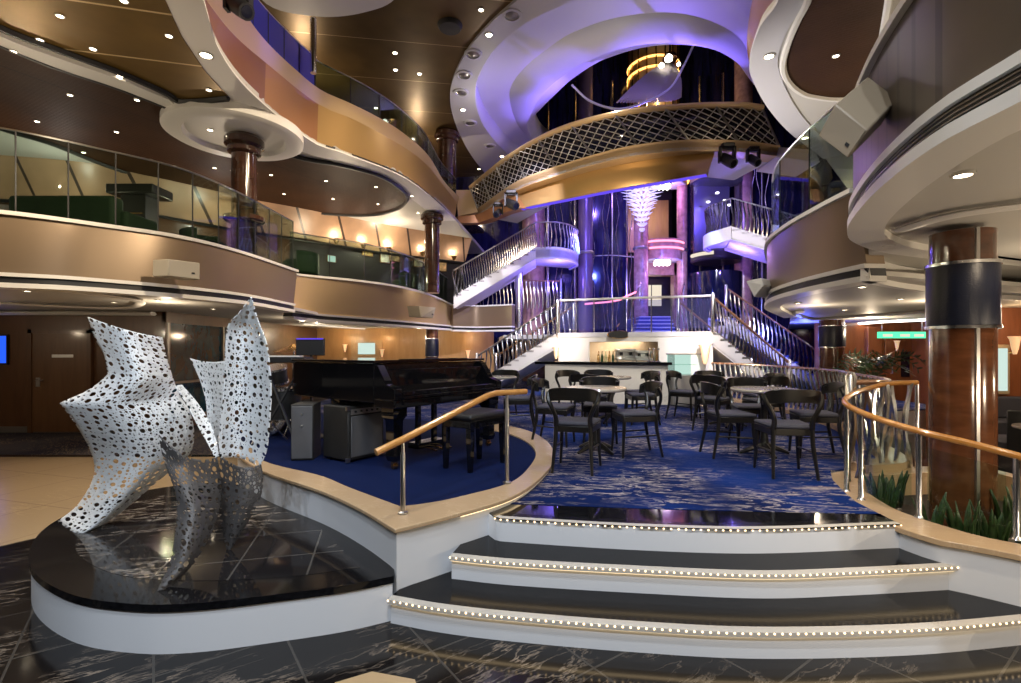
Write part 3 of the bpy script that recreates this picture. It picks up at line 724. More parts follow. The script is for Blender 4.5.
# ================================================================ deck 3 right soffit
er = [(790, -40), (781, 0), (762, 27), (752, 61), (756, 81), (771, 108), (791, 131), (815, 150), (825, 158)]
ER = SP(GG(er, 5.4), 50)
sheet('ceiling', ER, 5.4, [(16, 2), (16, 6), (16, 10), (10, 14)], -.12, M['ceil'])
tr = [(764, -60), (757, -20), (750, 12), (747, 40), (749, 62), (758, 90), (775, 110), (797, 130)]
TRR = SP(GG(tr, 6.3), 50)
t4 = thing('balcony', 'rose balcony front of the top deck at right of the domed ceiling', 'balcony', (3.4, 7, 5.4))
m = MB(); m.wallstrip(TRR, up(ER, .0), -.2); m.build('fascia', M['pinkbrown'], t4)
m = MB(); m.ring(atz(offset(ER, .03), 5.43), atz(offset(ER, .03), 5.385), atz(offset(ER, -.3), 5.385), atz(offset(ER, -.3), 5.43)); m.build('trim', M['lav'], t4)
sheet('floor', offset(TRR, -.2), 6.28, [(16, 2), (16, 6), (16, 10), (10, 14)], .1, M['hallcarpet'])
bi = GG([(815, -40), (808, 0), (797, 22), (788, 44), (783, 64), (785, 76), (791, 85), (800, 92), (811, 96), (838, 99), (862, 93), (877, 70), (882, 40), (889, 0), (893, -40)], 5.37)
bi = SP(bi, 80)
m = MB(); m.prism([(p.x, p.y) for p in bi], 5.37, 5.41); struct(m.build('ceiling', M['ceil_brown']), 'dark brown woven ceiling panel at upper right', 'ceiling')
m = MB(); m.tube(bi, .04, 6, closed=True); struct(m.build('trim_9', M['white']))

# ================================================================ deck 4 ceiling and dome rings
r1o = [(812, 60), (800, 10), (770, -45), (700, -80), (620, -68), (560, -38), (515, 0), (490, 22), (468, 48), (454, 75), (450, 95), (453, 115), (462, 138), (476, 161), (500, 190)]
r1i = [(792, 75), (778, 25), (745, -10), (695, -32), (640, -28), (600, -14), (569, 0), (528, 20), (498, 44), (480, 71), (475, 91), (478, 111), (488, 131), (508, 153), (530, 170)]
r2o = [(752, 61), (740, 38), (714, 22), (680, 13), (645, 13), (609, 19), (580, 29), (559, 40), (528, 64), (512, 84), (510, 101), (518, 125), (532, 141), (550, 158)]
r2i = [(756, 86), (748, 76), (737, 62), (714, 49), (680, 44), (643, 47), (609, 57), (592, 65), (570, 80), (555, 94), (541, 108), (534, 118), (539, 135), (556, 150)]
R1O = SP(GG(r1o, 8.4), 60); R1I = SP(GG(r1i, 8.4), 60)
R2O = SP(GG(r2o, 9.0), 60)[::-1]; R2I = SP(GG(r2i, 9.5), 60)[::-1]
R1I = R1I[::-1]; R1O = R1O[::-1]
m = MB(); m.ring(atz(R1O, 8.36), atz(R1I, 8.36), atz(R1I, 8.45), atz(R1O, 8.45)); struct(m.build('ceiling', M['lav']), 'outer white ring of the domed ceiling, with round vents', 'ceiling')
m = MB(); m.loft(atz(R1I, 8.38), atz(R1I, 8.95), R2O, up(R2O, .02)); struct(m.build('ceiling', M['lav'], solid=.03), 'recessed middle ring of the domed ceiling', 'ceiling')
R2M = [a.lerp(b, .5)+V(0, 0, .12) for a, b in zip(R2O, R2I)]
R2M = [a.lerp(b, .58) for a, b in zip(atz(R2O, 9.06), atz(R2I, 9.06))]
m = MB(); m.loft(R2O, R2M, up(R2M, .16), [a.lerp(b, .25)+V(0, 0, .0) for a, b in zip(up(R2M, .18), R2I)], R2I, up(R2I, .5)); struct(m.build('ceiling', M['lav'], solid=.03), 'inner violet lit ring of the domed ceiling', 'ceiling')
# bronze ceiling left of the dome
m = MB(); far = resample([V(-6, 24, 8.4), V(-26, 24, 8.4), V(-26, 2, 8.4), V(-6, 1, 8.4), V(1.0, 5, 8.4)], 60)
m.ring(atz(R1O, 8.42), atz(far, 8.42), atz(far, 8.5), atz(R1O, 8.5)); struct(m.build('ceiling', M['ceil_deck4']), 'glossy bronze ceiling of the highest deck, left of the dome', 'ceiling')
wd = GG([(255, -60), (258, -8), (268, 6), (290, 14), (330, 18), (366, 13), (395, 0), (415, -40)], 8.3)
m = MB(); m.prism([(p.x, p.y) for p in SP(wd, 40)], 8.32, 8.42); struct(m.build('ceiling', M['white']), 'white rounded ceiling panel at the top edge, above left balcony', 'ceiling')
# lids and outer envelope
m = MB(); m.box(-27, -8, 15, 22, 26, 15.2); struct(m.build('ceiling', M['darkwall']))
m = MB(); m.box(-27, 21, 0, 22, 21.2, 15); struct(m.build('wall_back', M['darkwall']))
m = MB(); m.box(-27, -8, 0, -26.8, 22, 15); struct(m.build('wall_left', M['darkwall']))
m = MB(); m.box(20, -8, 0, 20.2, 22, 15); struct(m.build('wall_right', M['darkwall']))
m = MB(); m.box(14, 2, 3.2, 14.2, 22, 15); struct(m.build('wall_right', M['door']))
m = MB(); m.box(-27, -8, 0, 22, -7.8, 15); struct(m.build('wall_front', M['darkwall']))
# ================================================================ the bridge with lattice rail
lb = [(478, 209), (515, 183), (555, 167), (609, 151), (645, 144), (680, 140.5), (715, 140), (747, 141.5), (779, 146)]
lt = [(470, 189), (508, 159), (549, 136), (592, 121.5), (636, 113), (680, 109), (712, 107.5), (744, 107.5), (763, 110)]
LB = SP(GG(lb, 6.2), 54); LT = SP(GG(lt, 6.85), 54)
br = thing('bridge', 'curved golden footbridge with diamond lattice rail across the atrium', 'bridge', (2.5, 11.4, 5.4))
# fascia trim and gold apron
TRM = atz(offset(LB, -.03), 6.2)
m = MB(); m.wallstrip(TRM, atz(TRM, 6.03), .25); m.build('trim', M['palegold'], br)
ga = SP(GG([(508, 197), (530, 188), (565, 176), (600, 166), (640, 158), (680, 152.5), (715, 151)], 6.03), 40)
gb = SP(GG([(521, 208), (540, 204), (570, 198), (610, 190), (650, 183), (680, 178), (706, 173.5)], 5.42), 40)
m = MB(); mid = [a.lerp(b, .5)+V(0, -.08, 0) for a, b in zip(ga, gb)]
m.ring(ga, mid, gb, offset(gb, .2), offset(ga, .2)); m.build('fascia', M['goldfascia'], br)
m = MB(); m.ring(up(gb, -.012), up(gb, -.035), offset(gb, .12, -.035), offset(gb, .12, -.012)); m.build('light_strip', M['violet'], br, label='violet light strip under the gold apron')
m = MB(); m.slab(atz(TRM, 6.15), atz(offset(LB, 1.5), 6.15), .2); m.build('floor_slab', M['palegold'], br)
m = MB(); m.slab(atz(TRM, 6.03), atz(offset(LB, 1.4), 5.95), .06); m.build('soffit', M['lav'], br)
# dark backing and the lattice itself
m = MB(); m.loft(offset(LB, .05), offset(LT, .05)); m.build('backing', M['darkglass'], br, solid=.02)
rl = MB(); rl.tube(up(offset(LT, .02), .06), .065, 8); rl.build('handrail', M['palegold'], br)
rl = MB(); rl.wallstrip(up(LT, .05), LT, .06); rl.build('top_band', M['palegold'], br)
nB = 54
lat = MB()
FL = resample(LB, 216); FT = resample(LT, 216)
def lp(i, h): return FL[max(0, min(216, i))].lerp(FT[max(0, min(216, i))], h)
rows = 4; stp = 3
FL = resample(LB, 108); FT = resample(LT, 108)
def lp(i, h): return FL[max(0, min(108, i))].lerp(FT[max(0, min(108, i))], h)
for i in range(-12, 108, stp):
    for sgn in (1, -1):
        pts = []
        for k in range(rows+1):
            j = i+k*stp if sgn > 0 else i+(rows-k)*stp
            if 0 <= j <= 108: pts.append(lp(j, k/rows))
        for a, b in zip(pts, pts[1:]): lat.bar(a, b, .016, .016)
lat.build('lattice', M['latticemetal'], br)
for i in range(0, 109, 12):
    p = MB(); p.bar(lp(i, 0), lp(i, 1.05), .035, .035); p.build('post', M['brushed'], br)
# end blocks
eb = [W(456, 190, 15.6), W(470, 190, 15.9), W(478, 212, 15.9), W(458, 216, 15.5)]
m = MB(); m.ring([eb[0], eb[1]], [eb[3], eb[2]], [eb[3]+V(0, .8, 0), eb[2]+V(0, .8, 0)], [eb[0]+V(0, .8, 0), eb[1]+V(0, .8, 0)]); m.build('end_block', M['palegold'], br)
# left springing of the bridge
a = SP([W(458, 216, 15.5), W(478, 214, 15.7), W(500, 203, 14.2), W(515, 196, 13.6)], 16); b = SP([W(458, 223, 15.5), W(480, 222, 15.7), W(503, 213, 14.2), W(521, 208, 13.1)], 16)
m = MB(); m.wallstrip(a, b, .3); m.build('end_fascia', M['tanpanel'], br)
eb = [W(779, 147, 11.1), W(815, 150, 10.3), W(820, 162, 10.3), W(776, 157, 11.1)]
m = MB(); m.ring([eb[0], eb[1]], [eb[3], eb[2]], [eb[3]+V(0, .9, 0), eb[2]+V(0, .9, 0)], [eb[0]+V(0, .9, 0), eb[1]+V(0, .9, 0)]); m.build('end_block', M['lav'], br)
p0 = W(771, 130, 11.0)

def head_light(name, px, py, d, label, aim, s=1.0, ceil=None, arm=None):
    p = W(px, py, d)
    t = thing(name, label, 'stage light', (p.x, p.y, p.z))
    k = MB(); k.box(p.x-.14*s, p.y-.12*s, p.z+.26*s, p.x+.14*s, p.y+.12*s, p.z+.36*s); k.build('base', M['blackmat'], t, bevel=.02*s)
    if arm:
        k = MB(); b_ = p+V(0, 0, .32*s); k.tube([b_, b_+Vector(arm)], .025*s, 6); k.build('clamp', M['blackmat'], t)
    if ceil:
        k = MB(); k.tube([(p.x, p.y, p.z+.36*s), (p.x, p.y, ceil)], .025*s, 6); k.build('clamp', M['blackmat'], t)
    k = MB()
    for sx in (-1, 1): k.box(p.x+sx*.16*s-.025*s, p.y-.06*s, p.z-.06*s, p.x+sx*.16*s+.025*s, p.y+.06*s, p.z+.30*s)
    k.box(p.x-.18*s, p.y-.06*s, p.z+.24*s, p.x+.18*s, p.y+.06*s, p.z+.30*s); k.build('yoke', M['blackmat'], t)
    a = Vector(aim).normalized()
    k = MB(); c = p
    k.tube([c-a*.2*s, c-a*.17*s, c+a*.1*s, c+a*.24*s], [.07*s, .115*s, .125*s, .115*s], 14); k.build('head', M['blackmat'], t)
    k = MB(); k.tube([c+a*.235*s, c+a*.245*s], [.09*s, .08*s], 14); k.build('lens', M['darkglass'], t)
    return t
head_light('stage_light', 498, 213, 13.3, 'small black moving head light under the left end of the bridge, lower of two', (-.3, -.8, -.5), .75, arm=(0, .8, .25))
head_light('stage_light', 511, 204, 12.9, 'black moving head light under the left end of the bridge, upper of two', (.5, -.6, -.4), .95, arm=(0, .75, .2))
head_light('stage_light', 727, 160, 10.8, 'black moving head light under the right end of the bridge, left of two', (.3, -.7, -.6), .95)
head_light('stage_light', 753, 160, 10.7, 'black moving head light under the right end of the bridge, next to the corner', (.2, -.7, -.6), .75)
head_light('stage_light', 238, 6, 5.7, 'black stage light cut by the top edge, beside the white ceiling panel', (.6, -.3, -.5), .8)

# ================================================================ back of the atrium
GB = SP([V(-6, 20.5, 0), V(-2, 19.6, 0), V(1.5, 18.9, 0), V(4.3, 18.6, 0)], 24)
GC = SP([V(6.3, 18.6, 0), V(9, 18.2, 0), V(12.5, 17, 0)], 16)
for cv in (GB, GC):
    m = MB(); m.wallstrip(atz(cv, 14), atz(cv, 0), .1); struct(m.build('window_4', M['curtainglass']), 'tall dark glass curtain wall at the back', 'window')
m = MB(); m.box(4.3, 19.8, 0, 6.4, 20, 14); struct(m.build('wall_back', M['darkwall']))
# reflective columns of the curtain wall
def vpost(px, d, w, z0, z1, mat, label, group, name='mullion', dy=.12):
    x = (px-CX)/F*d
    m = MB(); m.lathe([(w/2*1.0, z0), (w/2, z1)], (x, d, 0), 10)
    return tag(m.build(name, mat), label, 'mullion', group)
for px, d in ((575, 18.4), (612, 18.3), (627, 18.2), (700, 18.0), (723, 17.8), (762, 17.4), (548, 18.6)):
    vpost(px, d, .09, 2.1, 11.5, M['chrome'], 'slim chrome mullion of the dark glass wall behind the landing', 'mullions of the curtain wall')
def pillar(px0, px1, d, z0, z1, mat, label):
    xa = (px0-CX)/F*d; xb = (px1-CX)/F*d; r = (xb-xa)/2
    t = thing('pillar', label, 'pillar', ((xa+xb)/2, d, z0)); t['kind'] = 'structure'
    m = MB(); m.lathe([(r, z0), (r, z1)], ((xa+xb)/2, d, 0), 20); m.build('shaft', mat, t)
    for z in (z0+.1, 5.1, 8.2):
        m = MB(); m.lathe([(r+.02, z-.05), (r+.04, z), (r+.02, z+.05)], ((xa+xb)/2, d, 0), 20); m.build('band', M['brushed'], t)
pillar(522, 545, 19.0, 0, 9.0, M['rose'], 'rose stone pillar behind the left upper stair landing')
pillar(578, 593, 17.8, 2.1, 13.0, M['paleviolet'], 'slim violet lit pillar left of the glass wall')
pillar(634, 648, 17.0, 2.1, 9.5, M['rose'], 'rose pillar on the left of the lit doorway')
pillar(677, 687, 17.3, 2.1, 9.5, M['rose'], 'rose pillar on the right of the lit doorway')
pillar(735, 752, 17.2, 2.1, 13.0, M['rose'], 'rose pillar right of the glass lift')
pillar(705, 757, 20.2, 9.6, 14.5, M['rose'], 'broad rose pillar above the bridge, right of the upper chandelier')
pillar(578, 598, 20.2, 9.3, 14.5, M['rose'], 'rose pillar above the bridge at its left part')
# hanging bead strings catching the light, behind the landing
random.seed(3)
def string_curtain(px0, px1, d, z0, z1, n, label):
    m = MB()
    for i in range(n):
        px = px0+(px1-px0)*(i+random.random()*.7)/n; x = (px-CX)/F*d; y = d+random.uniform(-.2, .2)
        zz = z0; pts = []; ph = random.random()*6
        k = int((z1-z0)/.22)
        for j in range(k+1):
            pts.append(V(x+.05*math.sin(ph+j*.9), y+.04*math.cos(ph+j*.7), z0+(z1-z0)*j/k))
        m.tube(pts, [.006+.014*abs(math.sin(ph+j*1.1)) for j in range(k+1)], 4)
    return tag(m.build('bead_curtain', M['chrome']), label, 'bead curtain', kind='stuff')
string_curtain(592, 634, 17.9, 2.3, 9.0, 5, 'shimmering chrome bead strings on the glass wall, left of the doorway')
string_curtain(545, 578, 18.6, 2.3, 8.5, 4, 'shimmering chrome bead strings behind the left upper stair')
string_curtain(752, 775, 16.8, 2.3, 8.2, 4, 'shimmering chrome bead strings beside the right upper stair')
# horizontal ring on the glass wall
a = SP([W(590, 256, 18.4), W(612, 255, 18.2), W(634, 257, 18.0)], 12)
m = MB(); m.tube(a, .03, 6); tag(m.build('glass_wall_rail', M['chrome']), 'chrome transom curving across the dark glass wall', 'rail')

# doorway drums
t = thing('doorway_drum', 'pink lit round canopy with neon rings over the far doorway', 'canopy', (5.2, 17.2, 4.7))
dx = (664-CX)/F*17.0
def arc(r, z, c=(dx, 17.6), a0=PI*1.0, a1=2*PI, n=24): return [V(c[0]+r*math.cos(a0+(a1-a0)*i/n), c[1]+r*math.sin(a0+(a1-a0)*i/n), z) for i in range(n+1)]
m = MB(); m.wallstrip(arc(.82, 5.42), arc(.82, 4.75), .12); m.build('fascia', M['rose'], t)
m = MB(); m.prism([(p.x, p.y) for p in arc(.80, 0)], 4.72, 4.80); m.build('ceiling', M['lav'], t)
for z in (5.1, 5.32):
    m = MB(); m.tube(arc(.85, z), .035, 6); m.build('neon_ring', M['pinkneon'], t, label='pink neon ring')
t = thing('doorway_drum', 'orange and violet lit round canopy above the landing chandelier', 'canopy', (5.2, 17.2, 7.2))
m = MB(); m.wallstrip(arc(.95, 8.1), arc(.95, 7.35), .12); m.build('fascia', M['rose'], t)
m = MB(); m.prism([(p.x, p.y) for p in arc(.93, 0)], 7.30, 7.40); m.build('ceiling', M['lav'], t)
m = MB(); m.tube(arc(.98, 7.5), .04, 6); m.build('neon_ring', M['orangeneon'], t, label='orange neon ring')
for z, lab in ((4.62, 'square crystal ceiling lamp under the pink canopy over the doorway'), (7.22, 'crystal ceiling lamp under the upper orange canopy')):
    t = thing('ceiling_lamp', lab, 'lamp', (dx-.05, 17.1, z))
    m = MB(); m.box(dx-.33, 16.85, z+.07, dx+.23, 17.3, z+.11); m.build('plate', M['chrome'], t)
    for i in range(4):
        for j in range(2):
            x = dx-.26+i*.14; y = 16.95+j*.2
            m = MB(); m.lathe([(.0, z-.10), (.05, z-.06), (.05, z+.04), (.02, z+.07)], (x, y, 0), 8); m.build('crystal_lamp', M['whiteglow'], t)
# upper balcony room behind
m = MB(); m.box(dx-.95, 19.2, 5.4, dx+.85, 19.3, 7.4); struct(m.build('wall_back', M['goldwall']))
# doorway
xa = (647-CX)/F*17.8; xb = (676-CX)/F*17.8
d = thing('door_4', 'bright open doorway at the top of the blue lit steps', 'doorway', ((xa+xb)/2, 18.2, 2.7)); d['kind'] = 'structure'
m = MB(); m.box(xa-.25, 18.0, 2.5, xa, 18.4, 4.8); m.box(xb, 18.0, 2.5, xb+.25, 18.4, 4.8); m.box(xa-.25, 18.0, 4.35, xb+.25, 18.4, 4.9); m.build('frame', M['rose'], d)
m = MB(); m.box(xa, 19.3, 2.5, xb, 19.4, 4.4); m.build('back_panel', M['darkwall'], d)
m = MB(); m.box(xa+.25, 19.24, 3.35, xa+.55, 19.3, 4.15); m.build('lit_panel', M['panelglow'], d, label='pale lit wall panel')
m = MB(); m.box(xa+.60, 19.24, 3.35, xa+.95, 19.3, 4.15); m.build('lit_panel', M['panelglow'], d, label='pale lit wall panel')

# glass lift car
ex_, ey = (716-CX)/F*16.6, 16.6
t = thing('glass_lift', 'round glass lift car with bright interior, right of the chandelier', 'lift', (ex_, ey, 4.6))
m = MB(); m.lathe([(.74, 4.55), (.80, 4.6), (.80, 4.8), (.78, 4.85)], (ex_, ey, 0), 28); m.build('base', M['darkwall'], t)
m = MB(); m.tube(arc(.82, 4.75, (ex_, ey), PI*1.02, PI*1.35), .06, 6); m.build('light_strip', M['panelglow'], t)
m = MB(); m.lathe([(.80, 4.85), (.80, 7.2)], (ex_, ey, 0), 28); m.build('glass_wall', M['glassblue'], t)
m = MB(); m.lathe([(.82, 7.2), (.82, 7.35), (.6, 7.5), (0, 7.5)], (ex_, ey, 0), 28); m.build('roof', M['greysteel'], t)
m = MB(); m.box(ex_-.6, ey+.35, 4.85, ex_+.6, ey+.45, 7.2); m.build('back_wall', M['greysteel'], t)
for dx2 in (-.3, .0, .25, .4):
    m = MB(); m.lathe([(.0, 7.0), (.06, 7.02), (.06, 7.05)], (ex_+dx2, ey-.1, -.2-abs(dx2)), 8); m.build('lamp', M['whiteglow'], t)
m = MB(); m.lathe([(.82, 2.1), (.82, 4.2)], (ex_+.02, ey+.1, 0), 28, PI, 2*PI); m.build('shaft_glass', M['darkglass'], t)
# upper lift tower (above the bridge) with rings
t = thing('lift_tower', 'golden glass lift tower above the bridge with orange light rings', 'tower', ((668-CX)/F*17, 17.6, 8.2))
cx, cy = (660-CX)/F*17, 17.8
m = MB(); m.lathe([(.85, 8.2), (.85, 14.5)], (cx, cy, 0), 28); m.build('shaft', M['goldfascia'], t)
for z in (11.3, 11.65):
    m = MB(); m.lathe([(.86, z-.04), (.92, z), (.86, z+.04)], (cx, cy, 0), 28); m.build('neon_ring', M['orangeneon'], t)
for a in range(10):
    an = PI+a*PI/9
    m = MB(); m.box(cx+.88*math.cos(an)-.02, cy+.88*math.sin(an)-.02, 8.2, cx+.88*math.cos(an)+.02, cy+.88*math.sin(an)+.02, 14); m.build('rib', M['brass'], t)
# upper feather chandelier
c = W(670, 66, 14.6)
t = thing('chandelier', 'fan shaped feathered glass chandelier above the bridge', 'chandelier', (c.x, c.y, c.z))
m = MB(); m.lathe([(.0, c.z+.38), (.16, c.z+.34), (.22, c.z+.2), (.12, c.z+.05), (0, c.z)], (c.x, c.y, 0), 20); m.build('hub', M['brass'], t)
m = MB(); m.tube([(c.x, c.y, c.z+.35), (c.x, c.y, 12.9)], .03, 8); m.build('stem', M['brass'], t)
for i in range(34):
    u = i/33; an = R(221+60*u); L = 2.05-.95*u**.8
    d = V(math.cos(an), -.16-.22*math.sin(PI*u), math.sin(an)); sd = V(-math.sin(an), 0, math.cos(an))
    pa = V(c.x, c.y-.05, c.z+.15)+d*.12; row = []
    for q in range(6):
        w_ = q/5; p = pa+d*L*w_+V(0, -.18*math.sin(PI*w_), 0); hw = .075*math.sin(PI*(.12+.80*w_))
        row.append((p-sd*hw, p+sd*hw))
    m = MB(); m.loft(*[list(r_) for r_ in row]); m.build('feather', M['featherglass'], t, solid=.006)
for dx5, dz5, r5 in ((-.18, -.12, .10), (-.38, -.30, .07), (.10, -.25, .05)):
    m = MB(); m.lathe([(0, 0), (r5, .02), (r5*1.1, r5), (r5*.5, r5*1.8), (0, r5*2)], (c.x+dx5, c.y-.45, c.z+dz5), 14); m.build('lamp', M['whiteglow'], t)
# swinging hoop round it
hp = SP([W(572, 85, 13.6), W(590, 101, 13.4), W(618, 109, 13.2), W(645, 102, 13.3), W(670, 88, 13.4), W(684, 65, 13.6), W(694, 44, 13.8)], 40)
m = MB(); m.tube(hp, .03, 6); tag(m.build('ceiling_hoop', M['lav']), 'thin white hoop curving below the upper chandelier', 'hoop')
# cascade chandelier over the landing
c = W(642, 190, 15.0)
t = thing('chandelier', 'tall tapering crystal blade chandelier hanging over the landing', 'chandelier', (c.x, c.y, 4.9))
m = MB(); m.tube([(c.x, c.y, 8.2), (c.x, c.y, 4.95)], .02, 6); m.build('stem', M['chrome'], t)
for i in range(11):
    u = i/10; z = 6.75-1.55*u; rr = .78*(1-u)+.08
    m = MB()
    for k in range(10):
        an = 2*PI*k/10+i*.4
        a = V(c.x+.03*math.cos(an), c.y+.03*math.sin(an), z); b = V(c.x+rr*math.cos(an), c.y+rr*math.sin(an), z+.10)
        m.tube([a, a.lerp(b, .6), b], [.02, .05, .01], 4, sy=.5)
    m.build('blade_tier', M['landcrystal'], t)

# ================================================================ landing, bar wall
L_ = V(1.25, 13.2, 2.1); R_ = V(4.86, 12.0, 2.1)
front = SP([L_, V(2.4, 12.75, 2.1), V(3.7, 12.35, 2.1), R_], 30)
m = MB(); m.prism([(p.x, p.y) for p in front]+[(4.5, 13.3), (6.3, 14.4), (7.6, 18.2), (-.5, 19), (-.2, 15.2), (1.8, 14.2)], 1.98, 2.1); struct(m.build('floor', M['lav']), 'landing floor above the bar', 'floor')
wb = offset(front, .02)
def frame_wall(z0, z1, u0, u1, mat, name='wall_bar', th=.12):
    a = resample(wb, 60)[int(u0*60):int(u1*60)+1]
    m = MB(); m.wallstrip(atz(a, z1), atz(a, z0), th); return struct(m.build(name, mat))
frame_wall(1.86, 2.09, 0, 1, M['white']); frame_wall(.48, 1.86, 0, .23, M['white']); frame_wall(.48, 1.86, .68, 1, M['white']); frame_wall(.48, 1.32, .23, .68, M['white'])
# bar niche
m = MB(); m.wallstrip(atz(offset(front, 1.0), 1.98), atz(offset(front, 1.0), .48), .08); struct(m.build('wall_bar', M['curb']))
sh = thing('bar_shelf', 'back bar shelf in the niche behind the bar counter', 'shelf', (2.9, 13.2, 1.3))
m = MB(); m.slab(atz(offset(front, .12), 1.34), atz(offset(front, .95), 1.34), .05); m.build('board', M['greysteel'], sh)
random.seed(11)
fr = resample(offset(front, .35), 60)
for i, (u, w_, h_) in enumerate(((27, .5, .34), (34, .42, .30))):
    p = fr[u]; t = thing('coffee_machine', ('wide steel coffee machine left in the bar niche', 'smaller steel coffee machine right in the bar niche')[i], 'coffee machine', (p.x, p.y, 1.34))
    k = MB(); k.box(p.x-w_/2, p.y-.15, 1.38, p.x+w_/2, p.y+.15, 1.34+h_*.35); k.box(p.x-w_/2, p.y, 1.4, p.x+w_/2, p.y+.15, 1.34+h_); k.box(p.x-w_/2, p.y-.15, 1.34+h_*.75, p.x+w_/2, p.y+.15, 1.34+h_); k.build('body', M['brushed'], t, bevel=.015)
    for dx3 in (-.12, .12):
        k = MB(); k.lathe([(.03, 1.34+h_*.5), (.04, 1.34+h_*.55), (.04, 1.34+h_*.76)], (p.x+dx3, p.y-.08, 0), 10); k.tube([(p.x+dx3, p.y-.1, 1.34+h_*.55), (p.x+dx3, p.y-.24, 1.34+h_*.53)], .012, 6); k.build('brew_head', M['blackmat'], t)
    for sx in (-1, 1):
        k = MB(); k.lathe([(.02, 1.34), (.02, 1.39)], (p.x+sx*(w_/2-.05), p.y, 0), 8); k.build('foot', M['blackmat'], t)
for i, u in enumerate((16, 17.5, 19, 20.5, 22, 38.5, 39.5)):
    p = fr[int(u)].lerp(fr[int(u)+1], u % 1)
    k = MB(); k.lathe([(.035, 0), (.037, .01), (.037, .15), (.014, .21), (.014, .27), (.017, .28)], (p.x, p.y, 1.34), 10)
    tag(k.build('bottle', (M['brass'], M['plant'], M['glassdeep'])[i % 3]), 'dark bottle standing on the back bar shelf', 'bottle', 'bottles on the back bar shelf')
# oval sign above the niche
p = front[11]; c0 = W(619, 334.5, p.y-.12)
sg = thing('oval_sign', 'dark oval sign above the bar niche', 'sign', (c0.x, c0.y, c0.z-.12))
k = MB()
k.ring(*[[V(c0.x+.30*s*math.cos(2*PI*i/24), c0.y+dy, c0.z+.105*s*math.sin(2*PI*i/24)) for i in range(25)] for s, dy in ((1, .05), (1, 0), (.9, -.015), (.9, .05))]); k.build('rim', M['brass'], sg)
k = MB(); vs = [V(c0.x+.27*math.cos(2*PI*i/24), c0.y-.005, c0.z+.095*math.sin(2*PI*i/24)) for i in range(24)]; k.add(vs+[v+V(0, .04, 0) for v in vs], [list(range(24)), [24+i for i in range(24)][::-1]]+[(i, (i+1) % 24, 24+(i+1) % 24, 24+i) for i in range(24)]); k.build('face', M['blackmat'], sg)
k = MB(); k.tube([(c0.x-.05, c0.y, c0.z+.2), (c0.x-.02, c0.y-.16, c0.z+.27)], .012, 6); k.build('picture_light', M['brass'], sg)
# bar counter
ba = SP([V(.78, 11.3, 0), V(2.1, 10.95, 0), V(3.36, 10.66, 0)], 24)
bar = thing('bar_counter', 'white fronted bar counter with dark stone top below the landing', 'bar counter', (2.1, 10.95, .48))
k = MB(); k.ring(atz(ba, 1.33), atz(ba, .48), atz(offset(ba, .5), .48), atz(offset(ba, .5), 1.33)); k.build('body', marble('white_marble', .3, 0, veins=(.5, .46, .40), dark=(.66, .62, .55), rough=.15, vs=1.5), bar)
bt = SP([V(.55, 11.35, 0), V(2.1, 10.9, 0), V(3.42, 10.58, 0)], 24)
k = MB(); k.ring(atz(bt, 1.39), atz(bt, 1.33), atz(offset(bt, .6), 1.33), atz(offset(bt, .6), 1.39)); k.build('top', M['granite'], bar)
# glazed cake case at its right end
cs = thing('display_case', 'glass fronted cake case at the right end of the bar', 'display case', (3.85, 10.7, .48))
k = MB(); k.box(3.42, 10.45, .48, 3.98, 11.0, 1.12); k.build('base', M['case'], cs, bevel=.02)
prof = [V(0, 10.5, 1.12), V(0, 10.48, 1.35), V(0, 10.56, 1.5), V(0, 10.70, 1.56)]
k = MB(); k.box(3.44, 10.49, 1.12, 3.98, 10.50, 1.55); k.box(3.44, 10.5, 1.12, 3.45, 10.98, 1.55); k.build('glass', M['caseglass'], cs)
k = MB(); k.box(3.42, 10.48, 1.55, 4.0, 11.0, 1.575); k.build('roof', M['case'], cs)
k = MB(); k.box(3.44, 10.6, 1.33, 3.96, 10.98, 1.345); k.build('shelf', M['glass'], cs)
k = MB(); k.box(3.44, 10.98, 1.12, 3.96, 11.0, 1.56); k.build('back', M['coolglow'], cs)
for i in range(3):
    k = MB(); x = 2.98+i*.10
    k.lathe([(.045, 0), (.05, .01), (.012, .03), (.012, .26), (.03, .28), (.03, .30)], (x, 10.75, 1.39), 8)
    tag(k.build('beer_tap', M['chrome']), 'slim chrome tap standing at the right end of the bar top', 'tap', 'taps on the bar')
# flame like wall lamps
def sconce(px, py, d, label, s=1.0, dirv=(0, -1)):
    p = W(px, py, d)
    t = thing('wall_lamp', label, 'lamp', (p.x, p.y, p.z))
    dx4, dy4 = dirv
    k = MB(); k.lathe([(.05*s, -.32*s), (.10*s, -.1*s), (.14*s, .18*s), (.20*s, .30*s), (.17*s, .30*s), (.11*s, .16*s), (.07*s, -.1*s), (.03*s, -.3*s)], p, 16); k.build('shade', M['shade'], t)
    k = MB(); k.lathe([(0, -.05*s), (.06*s, 0), (.06*s, .12*s), (0, .2*s)], p, 10); k.build('bulb', M['lampglow'], t)
    k = MB(); k.tube([p+V(0, 0, -.25*s), p+V(dx4*-.2*s, dy4*-.2*s, -.25*s)], .02, 6); k.build('bracket', M['brass'], t)
M['shade'] = pmat('lamp_shade', (.8, .6, .4), .4, emit=(1, .6, .3), es=.5)
sconce(705, 354, 11.9, 'tall glowing flame shaped wall lamp right of the bar', .75)
sconce(556, 353, 13.0, 'glowing wall lamp at the left end of the bar wall', .5)
for px, py, d, lab in ((345, 346, 17.6, 'leftmost glowing uplighter on the golden back wall'), (382, 351, 17.6, 'uplighter on the golden back wall right of the pale window'), (468, 352, 17.6, 'uplighter on the golden back wall beside the left stairs')):
    sconce(px, py+2, d, lab, .45)
sconce(1015, 345, 8.6, 'glowing wall lamp on the red wall at the right edge', .5)
